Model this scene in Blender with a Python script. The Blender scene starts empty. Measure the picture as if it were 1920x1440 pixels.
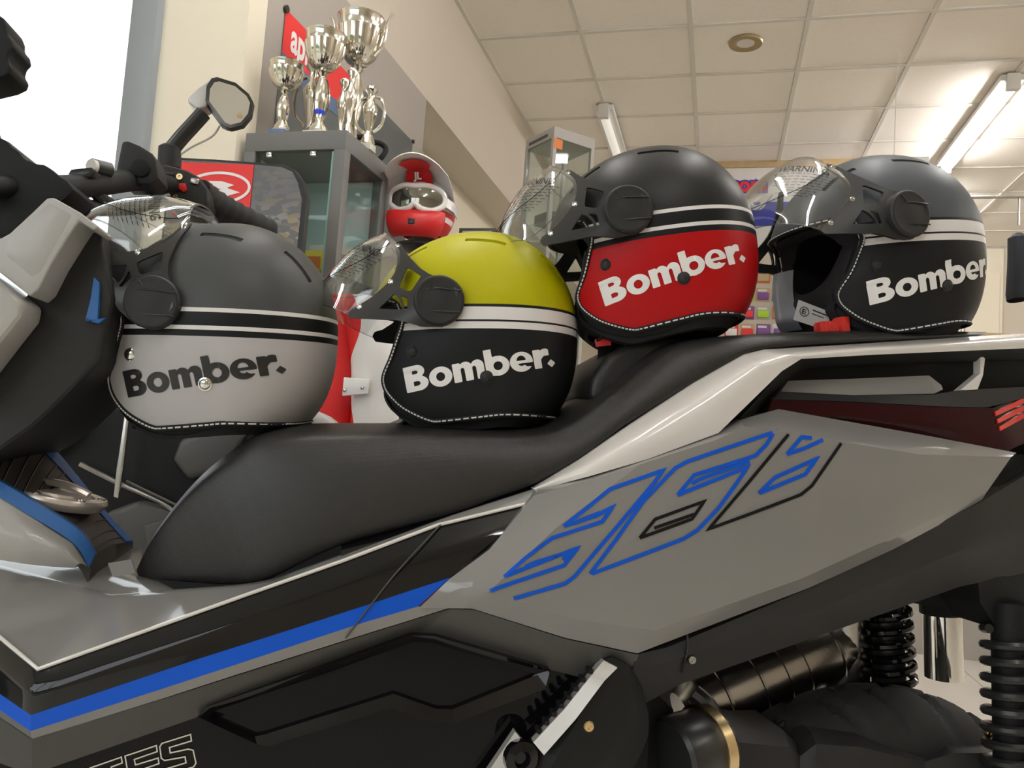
import bpy, bmesh, math, random
import numpy as np
from mathutils import Vector, Matrix
from mathutils.bvhtree import BVHTree
random.seed(7)
S = bpy.context.scene
COL = S.collection
RAD = math.radians
# ------------------------------------------------------------------ camera
F = 1500.0                                   # focal length in pixels of the 1920 wide frame
CAM = np.array([0.0, 0.0, 0.93])
_p, _a = RAD(4.3), RAD(4.0)
_r0 = np.array([1.0, 0, 0]); _u0 = np.array([0, -math.sin(_p), math.cos(_p)])
C_F = np.array([0, math.cos(_p), math.sin(_p)])
C_R = _r0 * math.cos(_a) + _u0 * math.sin(_a)
C_U = _u0 * math.cos(_a) - _r0 * math.sin(_a)
cd = bpy.data.cameras.new('camera'); co = bpy.data.objects.new('camera', cd); COL.objects.link(co)
cd.sensor_fit = 'HORIZONTAL'; cd.sensor_width = 36; cd.lens = 36 * F / 1920; cd.clip_start = .02
co.matrix_world = Matrix(((C_R[0], C_U[0], -C_F[0], CAM[0]), (C_R[1], C_U[1], -C_F[1], CAM[1]), (C_R[2], C_U[2], -C_F[2], CAM[2]), (0, 0, 0, 1)))
S.camera = co
# ------------------------------------------------------------------ sky, exposure
w = bpy.data.worlds.new('sky'); S.world = w; w.use_nodes = True
w.node_tree.nodes['Background'].inputs[0].default_value = (.93, .97, 1.0, 1)
w.node_tree.nodes['Background'].inputs[1].default_value = 1.65
S.view_settings.view_transform = 'Standard'; S.view_settings.look = 'None'
S.view_settings.gamma = 1.0; S.view_settings.use_curve_mapping = False
S.view_settings.exposure = 0.74

# ------------------------------------------------------------------ frames
def ray(px, py):
    return C_F + (px - 960) / F * C_R - (py - 720) / F * C_U
class Frame:
    def __init__(s, o, ang):
        s.o = np.array(o, float); s.ang = ang
        c, n = math.cos(ang), math.sin(ang)
        s.m = np.array([[c, n, 0], [-n, c, 0], [0, 0, 1.0]])      # world -> local
        s.cam = s.m @ (CAM - s.o)
    def px(s, x, y, ax, val):
        d = s.m @ ray(x, y); t = (val - s.cam[ax]) / d[ax]
        return s.cam + d * t
    def dir(s, x, y): return s.m @ ray(x, y)
    def world(s, q): return s.m.T @ np.array(q, float) + s.o
SC = Frame((0, 1.055, 0), RAD(9.4))          # scooter: x to its tail, y across away from the lens, z up
RM = Frame((0, 0, 0), RAD(-14.6))            # shop: x lateral, y depth, z up

# ------------------------------------------------------------------ materials
def mat(name, col, rough=.5, metal=0.0, coat=0.0, bump=0.0, bscale=200.0, noise=0.0, nscale=8.0, emit=None, spec=.5, alpha=1.0, sheen=0):
    m = bpy.data.materials.new(name); m.use_nodes = True
    nt = m.node_tree; b = nt.nodes['Principled BSDF']
    b.inputs['Base Color'].default_value = (*col, 1); b.inputs['Roughness'].default_value = rough
    b.inputs['Metallic'].default_value = metal; b.inputs['Coat Weight'].default_value = coat
    b.inputs['Specular IOR Level'].default_value = spec
    b.inputs['Sheen Weight'].default_value = sheen
    tc = nt.nodes.new('ShaderNodeTexCoord')
    if noise:
        n = nt.nodes.new('ShaderNodeTexNoise'); n.inputs['Scale'].default_value = nscale; n.inputs['Detail'].default_value = 4
        nt.links.new(tc.outputs['Object'], n.inputs['Vector'])
        mx = nt.nodes.new('ShaderNodeMix'); mx.data_type = 'RGBA'
        mx.inputs[6].default_value = (*[c * (1 - noise) for c in col], 1); mx.inputs[7].default_value = (*[min(1, c * (1 + noise)) for c in col], 1)
        nt.links.new(n.outputs['Fac'], mx.inputs[0]); nt.links.new(mx.outputs[2], b.inputs['Base Color'])
    if bump:
        n = nt.nodes.new('ShaderNodeTexNoise'); n.inputs['Scale'].default_value = bscale; n.inputs['Detail'].default_value = 2
        nt.links.new(tc.outputs['Object'], n.inputs['Vector'])
        bp = nt.nodes.new('ShaderNodeBump'); bp.inputs['Strength'].default_value = bump; bp.inputs['Distance'].default_value = .001
        nt.links.new(n.outputs['Fac'], bp.inputs['Height']); nt.links.new(bp.outputs[0], b.inputs['Normal'])
    if emit:
        b.inputs['Emission Color'].default_value = (*emit[:3], 1); b.inputs['Emission Strength'].default_value = emit[3]
    return m
def thin_glass(name, tint=(.96, .97, .97), ior=1.5, rough=0.0, k=1.0):
    m = bpy.data.materials.new(name); m.use_nodes = True; nt = m.node_tree; nt.nodes.clear()
    o = nt.nodes.new('ShaderNodeOutputMaterial'); t = nt.nodes.new('ShaderNodeBsdfTransparent'); g = nt.nodes.new('ShaderNodeBsdfGlossy')
    fr = nt.nodes.new('ShaderNodeLayerWeight'); fr.inputs[0].default_value = .5; mx = nt.nodes.new('ShaderNodeMixShader')
    t.inputs[0].default_value = (*tint, 1); g.inputs['Roughness'].default_value = rough; 
    r0 = ((ior - 1) / (ior + 1)) ** 2
    pw = nt.nodes.new('ShaderNodeMath'); pw.operation = 'POWER'; pw.inputs[1].default_value = 5; ma = nt.nodes.new('ShaderNodeMath'); ma.operation = 'MULTIPLY_ADD'; ma.inputs[1].default_value = 1 - r0; ma.inputs[2].default_value = r0
    nt.links.new(fr.outputs['Facing'], pw.inputs[0]); nt.links.new(pw.outputs[0], ma.inputs[0])
    mm = nt.nodes.new('ShaderNodeMath'); mm.operation = 'MULTIPLY'; mm.inputs[1].default_value = k; mm.use_clamp = True
    nt.links.new(ma.outputs[0], mm.inputs[0]); nt.links.new(mm.outputs[0], mx.inputs[0])
    nt.links.new(t.outputs[0], mx.inputs[1]); nt.links.new(g.outputs[0], mx.inputs[2]); nt.links.new(mx.outputs[0], o.inputs[0])
    return m
def leather(name, col, rough, cell=420.0, strength=.35):
    m = mat(name, col, rough); nt = m.node_tree; b = nt.nodes['Principled BSDF']
    tc = nt.nodes.new('ShaderNodeTexCoord'); v = nt.nodes.new('ShaderNodeTexVoronoi'); v.inputs['Scale'].default_value = cell; v.inputs['Randomness'].default_value = .15
    nt.links.new(tc.outputs['Object'], v.inputs['Vector'])
    bp = nt.nodes.new('ShaderNodeBump'); bp.inputs['Strength'].default_value = strength; bp.inputs['Distance'].default_value = .0008
    nt.links.new(v.outputs['Distance'], bp.inputs['Height']); nt.links.new(bp.outputs[0], b.inputs['Normal'])
    return m
def zbands(name, bands, rough, bump=.06):
    """paint in level bands: bands = [(z from which the colour holds, colour)...] in the object's own metres"""
    m = mat(name, bands[0][1], rough, bump=bump, bscale=900, spec=.2); nt = m.node_tree; b = nt.nodes['Principled BSDF']
    tc = nt.nodes.new('ShaderNodeTexCoord'); sp = nt.nodes.new('ShaderNodeSeparateXYZ'); mr = nt.nodes.new('ShaderNodeMapRange')
    mr.inputs['From Min'].default_value = -.15; mr.inputs['From Max'].default_value = .15
    cr = nt.nodes.new('ShaderNodeValToRGB'); cr.color_ramp.interpolation = 'CONSTANT'
    e = cr.color_ramp.elements
    while len(e) > 1: e.remove(e[-1])
    e[0].position = 0; e[0].color = (*bands[0][1], 1)
    for z, c in bands[1:]:
        k = e.new((z + .15) / .3); k.color = (*c, 1)
    nt.links.new(tc.outputs['Object'], sp.inputs[0]); nt.links.new(sp.outputs['Z'], mr.inputs['Value'])
    nt.links.new(mr.outputs[0], cr.inputs[0]); nt.links.new(cr.outputs[0], b.inputs['Base Color'])
    return m
BLK = (.012, .013, .014); WHT = (.78, .75, .74)
M = dict(
    coat=mat('dark_coat', (.015, .02, .03), .8),
    wall=mat('wall_paint', (.62, .56, .47), .8, bump=.1, bscale=60),
    wall2=mat('wall_paint_shaded', (.40, .365, .325), .8, bump=.1, bscale=60),  # darker copy of the wall paint, shade put into the colour
    cream=mat('wall_paint_cream', (.82, .76, .62), .8, bump=.1, bscale=60),  # brighter wall copy with window light in the colour; also paints the door
    tile=mat('ceiling_tile', (.93, .88, .80), .9, bump=.35, bscale=260, noise=.03, nscale=30),
    tbar=mat('ceiling_bar', (.72, .69, .62), .6),
    floor=mat('floor_tile', (.76, .73, .68), .35, noise=.06, nscale=5),
    ground=mat('asphalt_and_lawn', (.42, .42, .38), .9, noise=.2, nscale=.6),
    frame_grey=mat('window_frame_grey', (.28, .31, .33), .45, noise=.04),
    pane=thin_glass('window_pane'),
    bronze=mat('downlight_ring', (.45, .36, .2), .35, .8),
    tube=mat('tube_light', (1, 1, 1), .5, emit=(1.0, .97, .95, 25)),
    tube_off=mat('tube_light_off', (.85, .82, .74), .3, emit=(1, .97, .9, .25)),  # tube is off; a faint glow is put into its material
    pale=mat('pale_plastic', (.72, .70, .66), .4),
    leather=leather('seat_leather', (.020, .019, .018), .42, 520, .3),
    grey=mat('light_grey_paint', (.235, .228, .217), .16, coat=.5, noise=.02),
    grey_sat=mat('light_grey_satin', (.40, .39, .37), .35, coat=.2),
    white=mat('white_paint', (.74, .71, .67), .14, coat=.7),
    gloss=mat('gloss_black', (.005, .005, .006), .05, spec=.45),
    satin=mat('satin_black', (.02, .02, .02), .3),
    plastic=mat('black_plastic', (.022, .022, .022), .5, spec=.35, bump=.3, bscale=900),
    plastic_d=mat('dark_plastic', (.010, .011, .011), .55, spec=.25, bump=.3, bscale=900),
    dgrey=mat('dark_grey_plastic', (.07, .067, .062), .45, bump=.2, bscale=900),
    blue=mat('blue_vinyl', (.003, .095, .62), .3, spec=.3),
    decal_k=mat('black_vinyl', (.008, .008, .009), .3, spec=.25),
    silver=mat('silver_paint', (.55, .53, .5), .4, .5),
    chrome=mat('chrome', (.8, .79, .76), .08, 1),
    steel=mat('brushed_steel', (.5, .48, .46), .25, 1, bump=.1, bscale=300),
    goldm=mat('zinc_yellow_clamp', (.75, .58, .32), .25, 1),
    rubber=mat('tyre_rubber', (.02, .02, .019), .75, bump=.3, bscale=400),
    red=mat('red_paint', (.62, .015, .015), .4),
    redp=mat('red_print', (.80, .03, .03), .5),
    redbuckle=mat('red_buckle', (.75, .04, .03), .25, coat=.4),
    redlens=mat('dark_red_lens', (.03, .002, .004), .12, spec=.25),
    redlight=mat('red_lens', (.75, .03, .02), .1, coat=1),
    cyan=mat('blue_plastic', (.02, .13, .40), .4),
    whitep=mat('white_print', (.85, .83, .82), .5),
    film=mat('pale_film', (.20, .195, .18), .5),
    gloss2=mat('gloss_black_dimmed', (.004, .004, .005), .06, spec=.22),  # copy of gloss black, dimmed so the panel mirrors darker surroundings
    creamp=mat('cream_vinyl', (.66, .66, .55), .4),
    fabric=mat('black_fabric', (.010, .010, .012), .85, bump=.5, bscale=700),
    padsat=mat('satin_grey_leather', (.30, .33, .36), .25, bump=.25, bscale=60),
    stitch=mat('white_thread', (.75, .75, .73), .7),
    visor=thin_glass('clear_visor', (.94, .95, .95), 1.5, .02, 2.2),
    ink=thin_glass('visor_print', (.32, .32, .33), 1.3, .3, .5),
    capm=mat('fuel_cap_alloy', (.72, .66, .60), .3, .6),
    tag=mat('cloth_tag', (.50, .50, .50), .7),
    cab=mat('cabinet_grey', (.16, .16, .155), .5, bump=.1),
    cabin=mat('cabinet_lining', (.70, .84, .83), .6),
    cglass=thin_glass('cabinet_glass', (.88, .93, .92), 1.5, 0, .9),
    gedge=mat('glass_edge', (.25, .45, .42), .1),
    cup=mat('trophy_metal', (.80, .77, .68), .13, 1),
    marble=mat('trophy_base', (.62, .60, .52), .3),
    bluebase=mat('blue_base', (.10, .16, .30), .4),
    bluerib=mat('blue_ribbon', (.02, .06, .65), .4),
    poster=mat('poster_dark', (.11, .12, .12), .5),
    mxw=mat('white_shell', (.85, .82, .80), .2, coat=.6),
    lens=mat('mirror_lens', (.30, .29, .25), .08, .9),
    caseg=mat('case_grey', (.42, .40, .37), .5),
    yellow=mat('yellow_card', (.75, .55, .05), .5),
    lime=mat('lime_card', (.45, .70, .03), .5),
    orange=mat('orange_card', (.70, .20, .04), .5),
    purple=mat('purple_card', (.22, .08, .34), .5),
    wood=mat('pale_wood', (.55, .40, .22), .6, noise=.15, nscale=20),
    bluet=mat('blue_letter', (.06, .07, .50), .5),
    leaf=mat('hedge_leaf', (.05, .13, .025), .8, noise=.5, nscale=12),
)

# ------------------------------------------------------------------ mesh helpers
class MB:
    def __init__(s): s.v = []; s.f = []; s.mi = []
    def add(s, vs, fs, mi=0):
        o = len(s.v); s.v += [tuple(float(c) for c in q) for q in vs]
        s.f += [tuple(i + o for i in f) for f in fs]; s.mi += [mi] * len(fs); return s
    def box(s, x0, x1, y0, y1, z0, z1, mi=0):
        return s.add([(x0, y0, z0), (x1, y0, z0), (x1, y1, z0), (x0, y1, z0), (x0, y0, z1), (x1, y0, z1), (x1, y1, z1), (x0, y1, z1)],
                     [(3, 2, 1, 0), (4, 5, 6, 7), (0, 1, 5, 4), (1, 2, 6, 5), (2, 3, 7, 6), (3, 0, 4, 7)], mi)
    def grid(s, P, ci=False, cj=False, mi=0, flip=False):
        P = np.asarray(P, float); n, m = P.shape[:2]; fs = []
        for i in range(n if ci else n - 1):
            for j in range(m if cj else m - 1):
                a, b, c, d = i * m + j, i * m + (j + 1) % m, ((i + 1) % n) * m + (j + 1) % m, ((i + 1) % n) * m + j
                fs.append((a, b, c, d) if flip else (a, d, c, b))
        return s.add(P.reshape(-1, 3), fs, mi)
    def slab(s, P, off, mi=0):
        P = np.asarray(P, float); n, m = P.shape[:2]; Q = P + np.asarray(off, float)
        o = n * m; fs = []
        for i in range(n - 1):
            for j in range(m - 1):
                a, b, c, d = i * m + j, i * m + j + 1, (i + 1) * m + j + 1, (i + 1) * m + j
                fs += [(a, d, c, b), (a + o, b + o, c + o, d + o)]
        rim = [j for j in range(m)] + [i * m + m - 1 for i in range(1, n)] + [(n - 1) * m + j for j in range(m - 2, -1, -1)] + [i * m for i in range(n - 2, 0, -1)]
        for k in range(len(rim)):
            a, b = rim[k], rim[(k + 1) % len(rim)]; fs.append((a, b, b + o, a + o))
        return s.add(np.concatenate([P.reshape(-1, 3), Q.reshape(-1, 3)]), fs, mi)
    def prism(s, poly, off, mi=0):
        n = len(poly); P = [np.array(q, float) for q in poly]; Q = [q + np.array(off, float) for q in P]
        return s.add(P + Q, [tuple(range(n))[::-1], tuple(range(n, 2 * n))] + [(i, (i + 1) % n, (i + 1) % n + n, i + n) for i in range(n)], mi)
    def tube(s, path, r, n=12, cap=True, closed=False, mi=0, flat=1.0):
        P = [np.array(q, float) for q in path]; k = len(P); R_ = [r] * k if np.isscalar(r) else list(r); rings = []
        up = np.array([0, 0, 1.0]); prev = None
        for i in range(k):
            if closed: t = P[(i + 1) % k] - P[i - 1]
            else: t = P[min(i + 1, k - 1)] - P[max(i - 1, 0)]
            t = t / (np.linalg.norm(t) + 1e-12)
            if prev is None:
                a = np.cross(t, up)
                if np.linalg.norm(a) < .1: a = np.cross(t, [1.0, 0, 0])
            else: a = prev - t * (prev @ t)
            a = a / (np.linalg.norm(a) + 1e-12); prev = a; b = np.cross(t, a)
            rings.append([P[i] + R_[i] * (a * math.cos(2 * math.pi * j / n) + flat * b * math.sin(2 * math.pi * j / n)) for j in range(n)])
        o = len(s.v); s.grid(rings, ci=closed, cj=True, mi=mi)
        if cap and not closed:
            s.f += [tuple(o + j for j in range(n)), tuple(o + (k - 1) * n + j for j in range(n))[::-1]]; s.mi += [mi, mi]
        return s
    def lathe(s, prof, n=24, c=(0, 0, 0), ax=(0, 0, 1), mi=0, fn=None):
        ax = np.array(ax, float); ax /= np.linalg.norm(ax); c = np.array(c, float)
        a = np.cross(ax, [0, 1.0, 0] if abs(ax[1]) < .9 else [1.0, 0, 0]); a /= np.linalg.norm(a); b = np.cross(ax, a)
        rings = []
        for r, h in prof:
            r = max(r, 1e-5)
            rings.append([c + ax * h + (r * (fn(2 * math.pi * j / n, r, h) if fn else 1)) * (a * math.cos(2 * math.pi * j / n) + b * math.sin(2 * math.pi * j / n)) for j in range(n)])
        o = len(s.v); s.grid(rings, cj=True, mi=mi, flip=True)
        s.f += [tuple(o + j for j in range(n))[::-1], tuple(o + (len(prof) - 1) * n + j for j in range(n))]; s.mi += [mi, mi]
        return s
    def mesh(s, name, mats, bevel=0, seg=2, angle=35, origin=None, recalc=True):
        me = bpy.data.meshes.new(name); V = s.v
        if origin is not None: V = [(a - origin[0], b - origin[1], c - origin[2]) for a, b, c in V]
        me.from_pydata(V, [], s.f); 
        for p, k in zip(me.polygons, s.mi): p.material_index = k
        bm = bmesh.new(); bm.from_mesh(me)
        bmesh.ops.remove_doubles(bm, verts=bm.verts, dist=1e-6)
        if recalc: bmesh.ops.recalc_face_normals(bm, faces=bm.faces)
        if bevel:
            es = [e for e in bm.edges if len(e.link_faces) == 2 and e.calc_face_angle(0) > .5]
            bmesh.ops.bevel(bm, geom=es, offset=bevel, segments=seg, profile=.6, affect='EDGES', clamp_overlap=True)
        bm.to_mesh(me); bm.free()
        for m_ in (mats if isinstance(mats, (list, tuple)) else [mats]): me.materials.append(m_)
        if angle: me.shade_smooth(); me.set_sharp_from_angle(angle=RAD(angle))
        return me
    def build(s, name, mats, parent=None, **k):
        return link(name, s.mesh(name, mats, **k), parent)
def link(name, me, parent=None):
    o = bpy.data.objects.new(name, me); COL.objects.link(o); o.parent = parent; return o
def tagit(o, label, cat=None, group=None):
    o['label'] = label
    if cat: o['category'] = cat
    if group: o['group'] = group
    return o
def thing(name, label, cat, frame=None, base=(0, 0, 0), group=None):
    o = bpy.data.objects.new(name, None); COL.objects.link(o); o.empty_display_size = .05
    if frame is not None: o.location = frame.world(base); o.rotation_euler = (0, 0, frame.ang)
    else: o.location = base
    return tagit(o, label, cat, group)
def inframe(o, frame, base=(0, 0, 0)):
    o.location = frame.world(base); o.rotation_euler = (0, 0, frame.ang); return o
def struct(o): o['kind'] = 'structure'; return o
def cr(P, sub):
    """Catmull-Rom through the points"""
    P = np.asarray(P, float); n = len(P); out = []
    for i in range(n - 1):
        p0, p1, p2, p3 = P[max(i - 1, 0)], P[i], P[i + 1], P[min(i + 2, n - 1)]
        for k in range(sub):
            t = k / sub
            out.append(.5 * ((2 * p1) + (-p0 + p2) * t + (2 * p0 - 5 * p1 + 4 * p2 - p3) * t * t + (-p0 + 3 * p1 - 3 * p2 + p3) * t ** 3))
    out.append(P[-1]); return np.array(out)
def lin(P, sub):
    P = np.asarray(P, float); out = []
    for i in range(len(P) - 1):
        for k in range(sub): out.append(P[i] + (P[i + 1] - P[i]) * k / sub)
    out.append(P[-1]); return np.array(out)
def patch(ctrl, si=4, sj=4, smi=False, smj=False):
    ctrl = np.asarray(ctrl, float)
    rows = [(cr if smj else lin)(r, sj) for r in ctrl]
    A = np.array(rows)
    return np.array([(cr if smi else lin)(A[:, j], si) for j in range(A.shape[1])]).transpose(1, 0, 2)
def sp(x, y, v): return SC.px(x, y, 1, v)
def sctrl(rows): return [[sp(*q) for q in r] for r in rows]
def spoly(pts, v): return [sp(x, y, v) for x, y in pts]

# signed-distance shapes on a grid -> smooth-edged flat meshes (lettering, plates with holes)
def sd_poly(X, Y, poly):
    P = np.array(poly, float); d = np.full(X.shape, 1e9); ins = np.zeros(X.shape, bool); n = len(P)
    for i in range(n):
        a, b = P[i], P[(i + 1) % n]; e = b - a; wx, wy = X - a[0], Y - a[1]
        t = np.clip((wx * e[0] + wy * e[1]) / (e @ e + 1e-12), 0, 1)
        d = np.minimum(d, (wx - e[0] * t) ** 2 + (wy - e[1] * t) ** 2)
        c = ((a[1] > Y) != (b[1] > Y)) & (X < (b[0] - a[0]) * (Y - a[1]) / (b[1] - a[1] + 1e-12) + a[0])
        ins ^= c
    d = np.sqrt(d); return np.where(ins, -d, d)
def sd_ell(X, Y, cx, cy, rx, ry): return (np.sqrt(((X - cx) / rx) ** 2 + ((Y - cy) / ry) ** 2) - 1) * min(rx, ry)
def sd_box(X, Y, x0, x1, y0, y1): return np.maximum(np.abs(X - (x0 + x1) / 2) - (x1 - x0) / 2, np.abs(Y - (y0 + y1) / 2) - (y1 - y0) / 2)
U = np.minimum
def cut(a, b): return np.maximum(a, -b)
def march(fn, x0, x1, y0, y1, st):
    xs = np.arange(x0, x1 + st, st); ys = np.arange(y0, y1 + st, st)
    X, Y = np.meshgrid(xs, ys, indexing='ij'); D = fn(X, Y); V = []; idx = {}; Fs = []
    def vert(key, p):
        if key not in idx: idx[key] = len(V); V.append(p)
        return idx[key]
    for i in range(len(xs) - 1):
        for j in range(len(ys) - 1):
            cs = [(i, j), (i + 1, j), (i + 1, j + 1), (i, j + 1)]; ds = [D[c] for c in cs]
            if min(ds) >= 0: continue
            poly = []
            for k in range(4):
                a, b = cs[k], cs[(k + 1) % 4]; da, db = ds[k], ds[(k + 1) % 4]
                if da < 0: poly.append(vert(a, (xs[a[0]], ys[a[1]])))
                if (da < 0) != (db < 0):
                    t = da / (da - db); key = (min(a, b), max(a, b))
                    poly.append(vert(key, (xs[a[0]] + (xs[b[0]] - xs[a[0]]) * t, ys[a[1]] + (ys[b[1]] - ys[a[1]]) * t)))
            if len(poly) >= 3: Fs.append(tuple(poly))
    return V, Fs
def solid(V3, Fs, off):
    """flat mesh with thickness; off = vector or per-vertex array"""
    n = len(V3); V3 = np.asarray(V3, float); B = V3 + off; cnt = {}
    for f in Fs:
        for k in range(len(f)):
            a, b = f[k], f[(k + 1) % len(f)]; cnt[(a, b)] = 1
    F2 = list(Fs) + [tuple(i + n for i in f[::-1]) for f in Fs] + [(b, a, a + n, b + n) for (a, b) in cnt if (b, a) not in cnt]
    return np.concatenate([V3, B]), F2
def text_mesh(txt, size=1.0, bold=0.0):
    c = bpy.data.curves.new('txt', 'FONT'); c.body = txt; c.size = size; c.offset = bold; c.resolution_u = 3
    o = bpy.data.objects.new('txt', c); COL.objects.link(o); bpy.context.view_layer.update()
    me = o.evaluated_get(bpy.context.evaluated_depsgraph_get()).to_mesh()
    V = [tuple(v.co) for v in me.vertices]; Fs = [tuple(p.vertices) for p in me.polygons]
    bpy.data.objects.remove(o); bpy.data.curves.remove(c)
    return V, Fs
def stroke(pts, wd, closed=False, step=8.0):
    """centre line in pixels -> quads, mitred"""
    P = [np.array(q, float) for q in pts]
    if closed: P.append(P[0])
    Q = [P[0]]; corner = [0]
    for a, b in zip(P, P[1:]):
        n = max(1, int(np.linalg.norm(b - a) / step))
        for k in range(1, n + 1): Q.append(a + (b - a) * k / n)
    L, R_ = [], []
    for i in range(len(Q)):
        if closed:
            d0 = Q[i] - Q[i - 1] if i else Q[-1] - Q[-2]; d1 = Q[i + 1] - Q[i] if i < len(Q) - 1 else Q[1] - Q[0]
        else:
            d0 = Q[i] - Q[i - 1] if i else Q[1] - Q[0]; d1 = Q[i + 1] - Q[i] if i < len(Q) - 1 else d0
        d0 = d0 / np.linalg.norm(d0); d1 = d1 / np.linalg.norm(d1)
        n0 = np.array([-d0[1], d0[0]]); n1 = np.array([-d1[1], d1[0]]); m_ = n0 + n1
        l = np.linalg.norm(m_)
        m_ = n0 if l < .35 else m_ / l
        k = min(1 / max(m_ @ n0, .3), 2.6)
        L.append(Q[i] + m_ * wd / 2 * k); R_.append(Q[i] - m_ * wd / 2 * k)
    V = L + R_; n = len(Q)
    return V, [(i, i + 1, i + 1 + n, i + n) for i in range(n - 1)]
# ------------------------------------------------------------------ the shop shell
LW, CORN, BEAM, CEIL = -1.385, 1.97, 2.50, 3.13
def rstruct(name, mb, m, parent=None, **k):
    o = mb.build(name, m, parent, **k)
    if parent is None: inframe(o, RM); struct(o)
    return o
XL, XR, YF, YB = -4.2, 5.0, -2.6, 8.4
fl = rstruct('floor', MB().box(XL, XR, YF, CORN + .3, -.06, -.006).box(-2.0, XR, CORN + .3, YB, -.06, -.006), M['tbar'], angle=0)
ts = .60; tme = MB().box(.002, ts - .002, .002, ts - .002, -.006, 0).mesh('floor_tile', M['floor'], bevel=.0015, seg=1)
for i in range(9):
    for j in range(9):
        o = link('tile', tme, fl); o.location = (-2.4 + i * ts, .6 + j * ts, 0)
MB_ = MB().box(XL - .2, XR + .2, YF - .1, CORN + .3, CEIL + .03, CEIL + .15).box(-2.0, XR + .2, CORN + .3, YB + .2, CEIL + .03, CEIL + .15)
ce = rstruct('ceiling', MB_, M['tbar'], angle=0)
bars = MB(); TX, TY, X0, Y0 = .57, .546, -1.375, 1.84
for i in range(12): bars.box(X0 + i * TX - .011, X0 + i * TX + .011, CORN, YB, CEIL - .004, CEIL + .03)
for j in range(13): bars.box(X0, X0 + 11 * TX, Y0 + j * TY - .011, Y0 + j * TY + .011, CEIL - .0035, CEIL + .029)
bars.build('ceiling_grid', M['tbar'], ce)
tl = MB().box(.011, TX - .011, .011, TY - .011, 0, .012).mesh('ceiling_tile', M['tile'], bevel=.002, seg=1)
for i in range(11):
    for j in range(1, 12):
        o = link('tile', tl, ce); o.location = (X0 + i * TX, Y0 + j * TY, CEIL + .004 + random.random() * .002)
# left wall, its recess and the beam above
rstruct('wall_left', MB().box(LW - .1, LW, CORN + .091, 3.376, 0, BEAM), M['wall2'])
rstruct('wall_left_recess', MB().box(-2.0, -1.64, 3.376, YB, 0, BEAM), M['cream'])
rstruct('trim_1', MB().box(-2.0, LW, CORN + .091, YB, BEAM, CEIL), M['wall'])
# wall with the window, facing the lens
xr = RM.px(300, 100, 1, CORN)[0]; xi = RM.px(248, 130, 1, CORN)[0]
rstruct('wall_window', MB().box(xr, LW, CORN, CORN + .09, 0, CEIL).box(XL, xr, CORN, CORN + .09, 0, .12).box(XL, xr, CORN, CORN + .09, 3.0, CEIL), M['cream'])
wf = rstruct('window_1', MB().box(xi, xr, CORN - .03, CORN + .09, .12, 3.0).box(xi - .018, xi, CORN, CORN + .06, .12, 3.0).box(XL, xr, CORN - .02, CORN + .09, .12, .2).box(XL, xr, CORN - .02, CORN + .09, 2.92, 3.0).box(-3.3, -3.2, CORN - .02, CORN + .09, .2, 2.92), M['frame_grey'], bevel=.004)
MB().box(XL, xi - .018, CORN + .03, CORN + .036, .2, 2.92).build('pane', M['pane'], wf)
rstruct('wall_back', MB().box(-2.0, XR, YB, YB + .2, 0, CEIL), M['wall'])
rstruct('wall_right', MB().box(XR, XR + .2, YF, YB, 0, CEIL), M['wall'])
rstruct('wall_side', MB().box(XL - .2, XL, YF, CORN + .3, 0, CEIL), M['wall'])
# glazed shop front behind the lens
fr = MB().box(XL, XR, YF - .1, YF, 0, .25).box(XL, XR, YF - .1, YF, 2.95, CEIL)
for i in range(7): fr.box(XL + i * 1.5 - .05, XL + i * 1.5 + .05, YF - .09, YF - .01, .25, 2.95)
rstruct('window_2', fr, M['frame_grey'])
rstruct('wall_front_light_block', MB().box(-.25, XR, YF + .001, YF + .1, 0, CEIL), M['wall'])  # unseen wall added to keep daylight off the right side
rstruct('ground_outside', MB().box(-40, 40, -40, 40, -.3, -.10), M['ground'], angle=0)
hb = MB(); hp = []
for i in range(60):
    hp.append([(-9 + i * .35, -8.5 - .5 * math.sin(a) + random.uniform(-.12, .12), -.1 + 1.5 * (1 - math.cos(a)) / 2 * 1.0 + random.uniform(-.1, .1)) for a in np.linspace(0, math.pi, 9)])
h = hb.grid(hp).build('hedge', M['leaf']); inframe(h, RM); tagit(h, 'long clipped green hedge outside the shop front', 'hedge'); h['kind'] = 'stuff'

# ceiling lamps
def tube_light(p0, p1, m, label, r=.03):
    c = [(p0[k] + p1[k]) / 2 for k in range(3)]
    t = thing('tube_lamp', label, 'ceiling light', RM, (c[0], c[1], CEIL - .006), group='tube lamps on the tiled ceiling')
    L = abs(p1[1] - p0[1]) / 2
    MB().box(-.06, .06, -L, L, -.035, 0).build('housing', M['pale'], t, bevel=.006)
    MB().tube([(0, -L + .03, -.062), (0, L - .03, -.062)], .028, 14).build('tube', m, t)
    for s in (-1, 1): MB().box(-.034, .034, s * L - .02, s * L + .02, -.092, 0).build('end_cap', M['pale'], t, bevel=.006)
tube_light((1.46, 4.72, 0), (1.46, 6.05, 0), M['tube'], 'glowing white tube lamp on the ceiling at the upper right')
tube_light((-.80, 4.9, 0), (-.80, 6.2, 0), M['tube_off'], 'unlit tube lamp on the ceiling above the grey display case')
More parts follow.
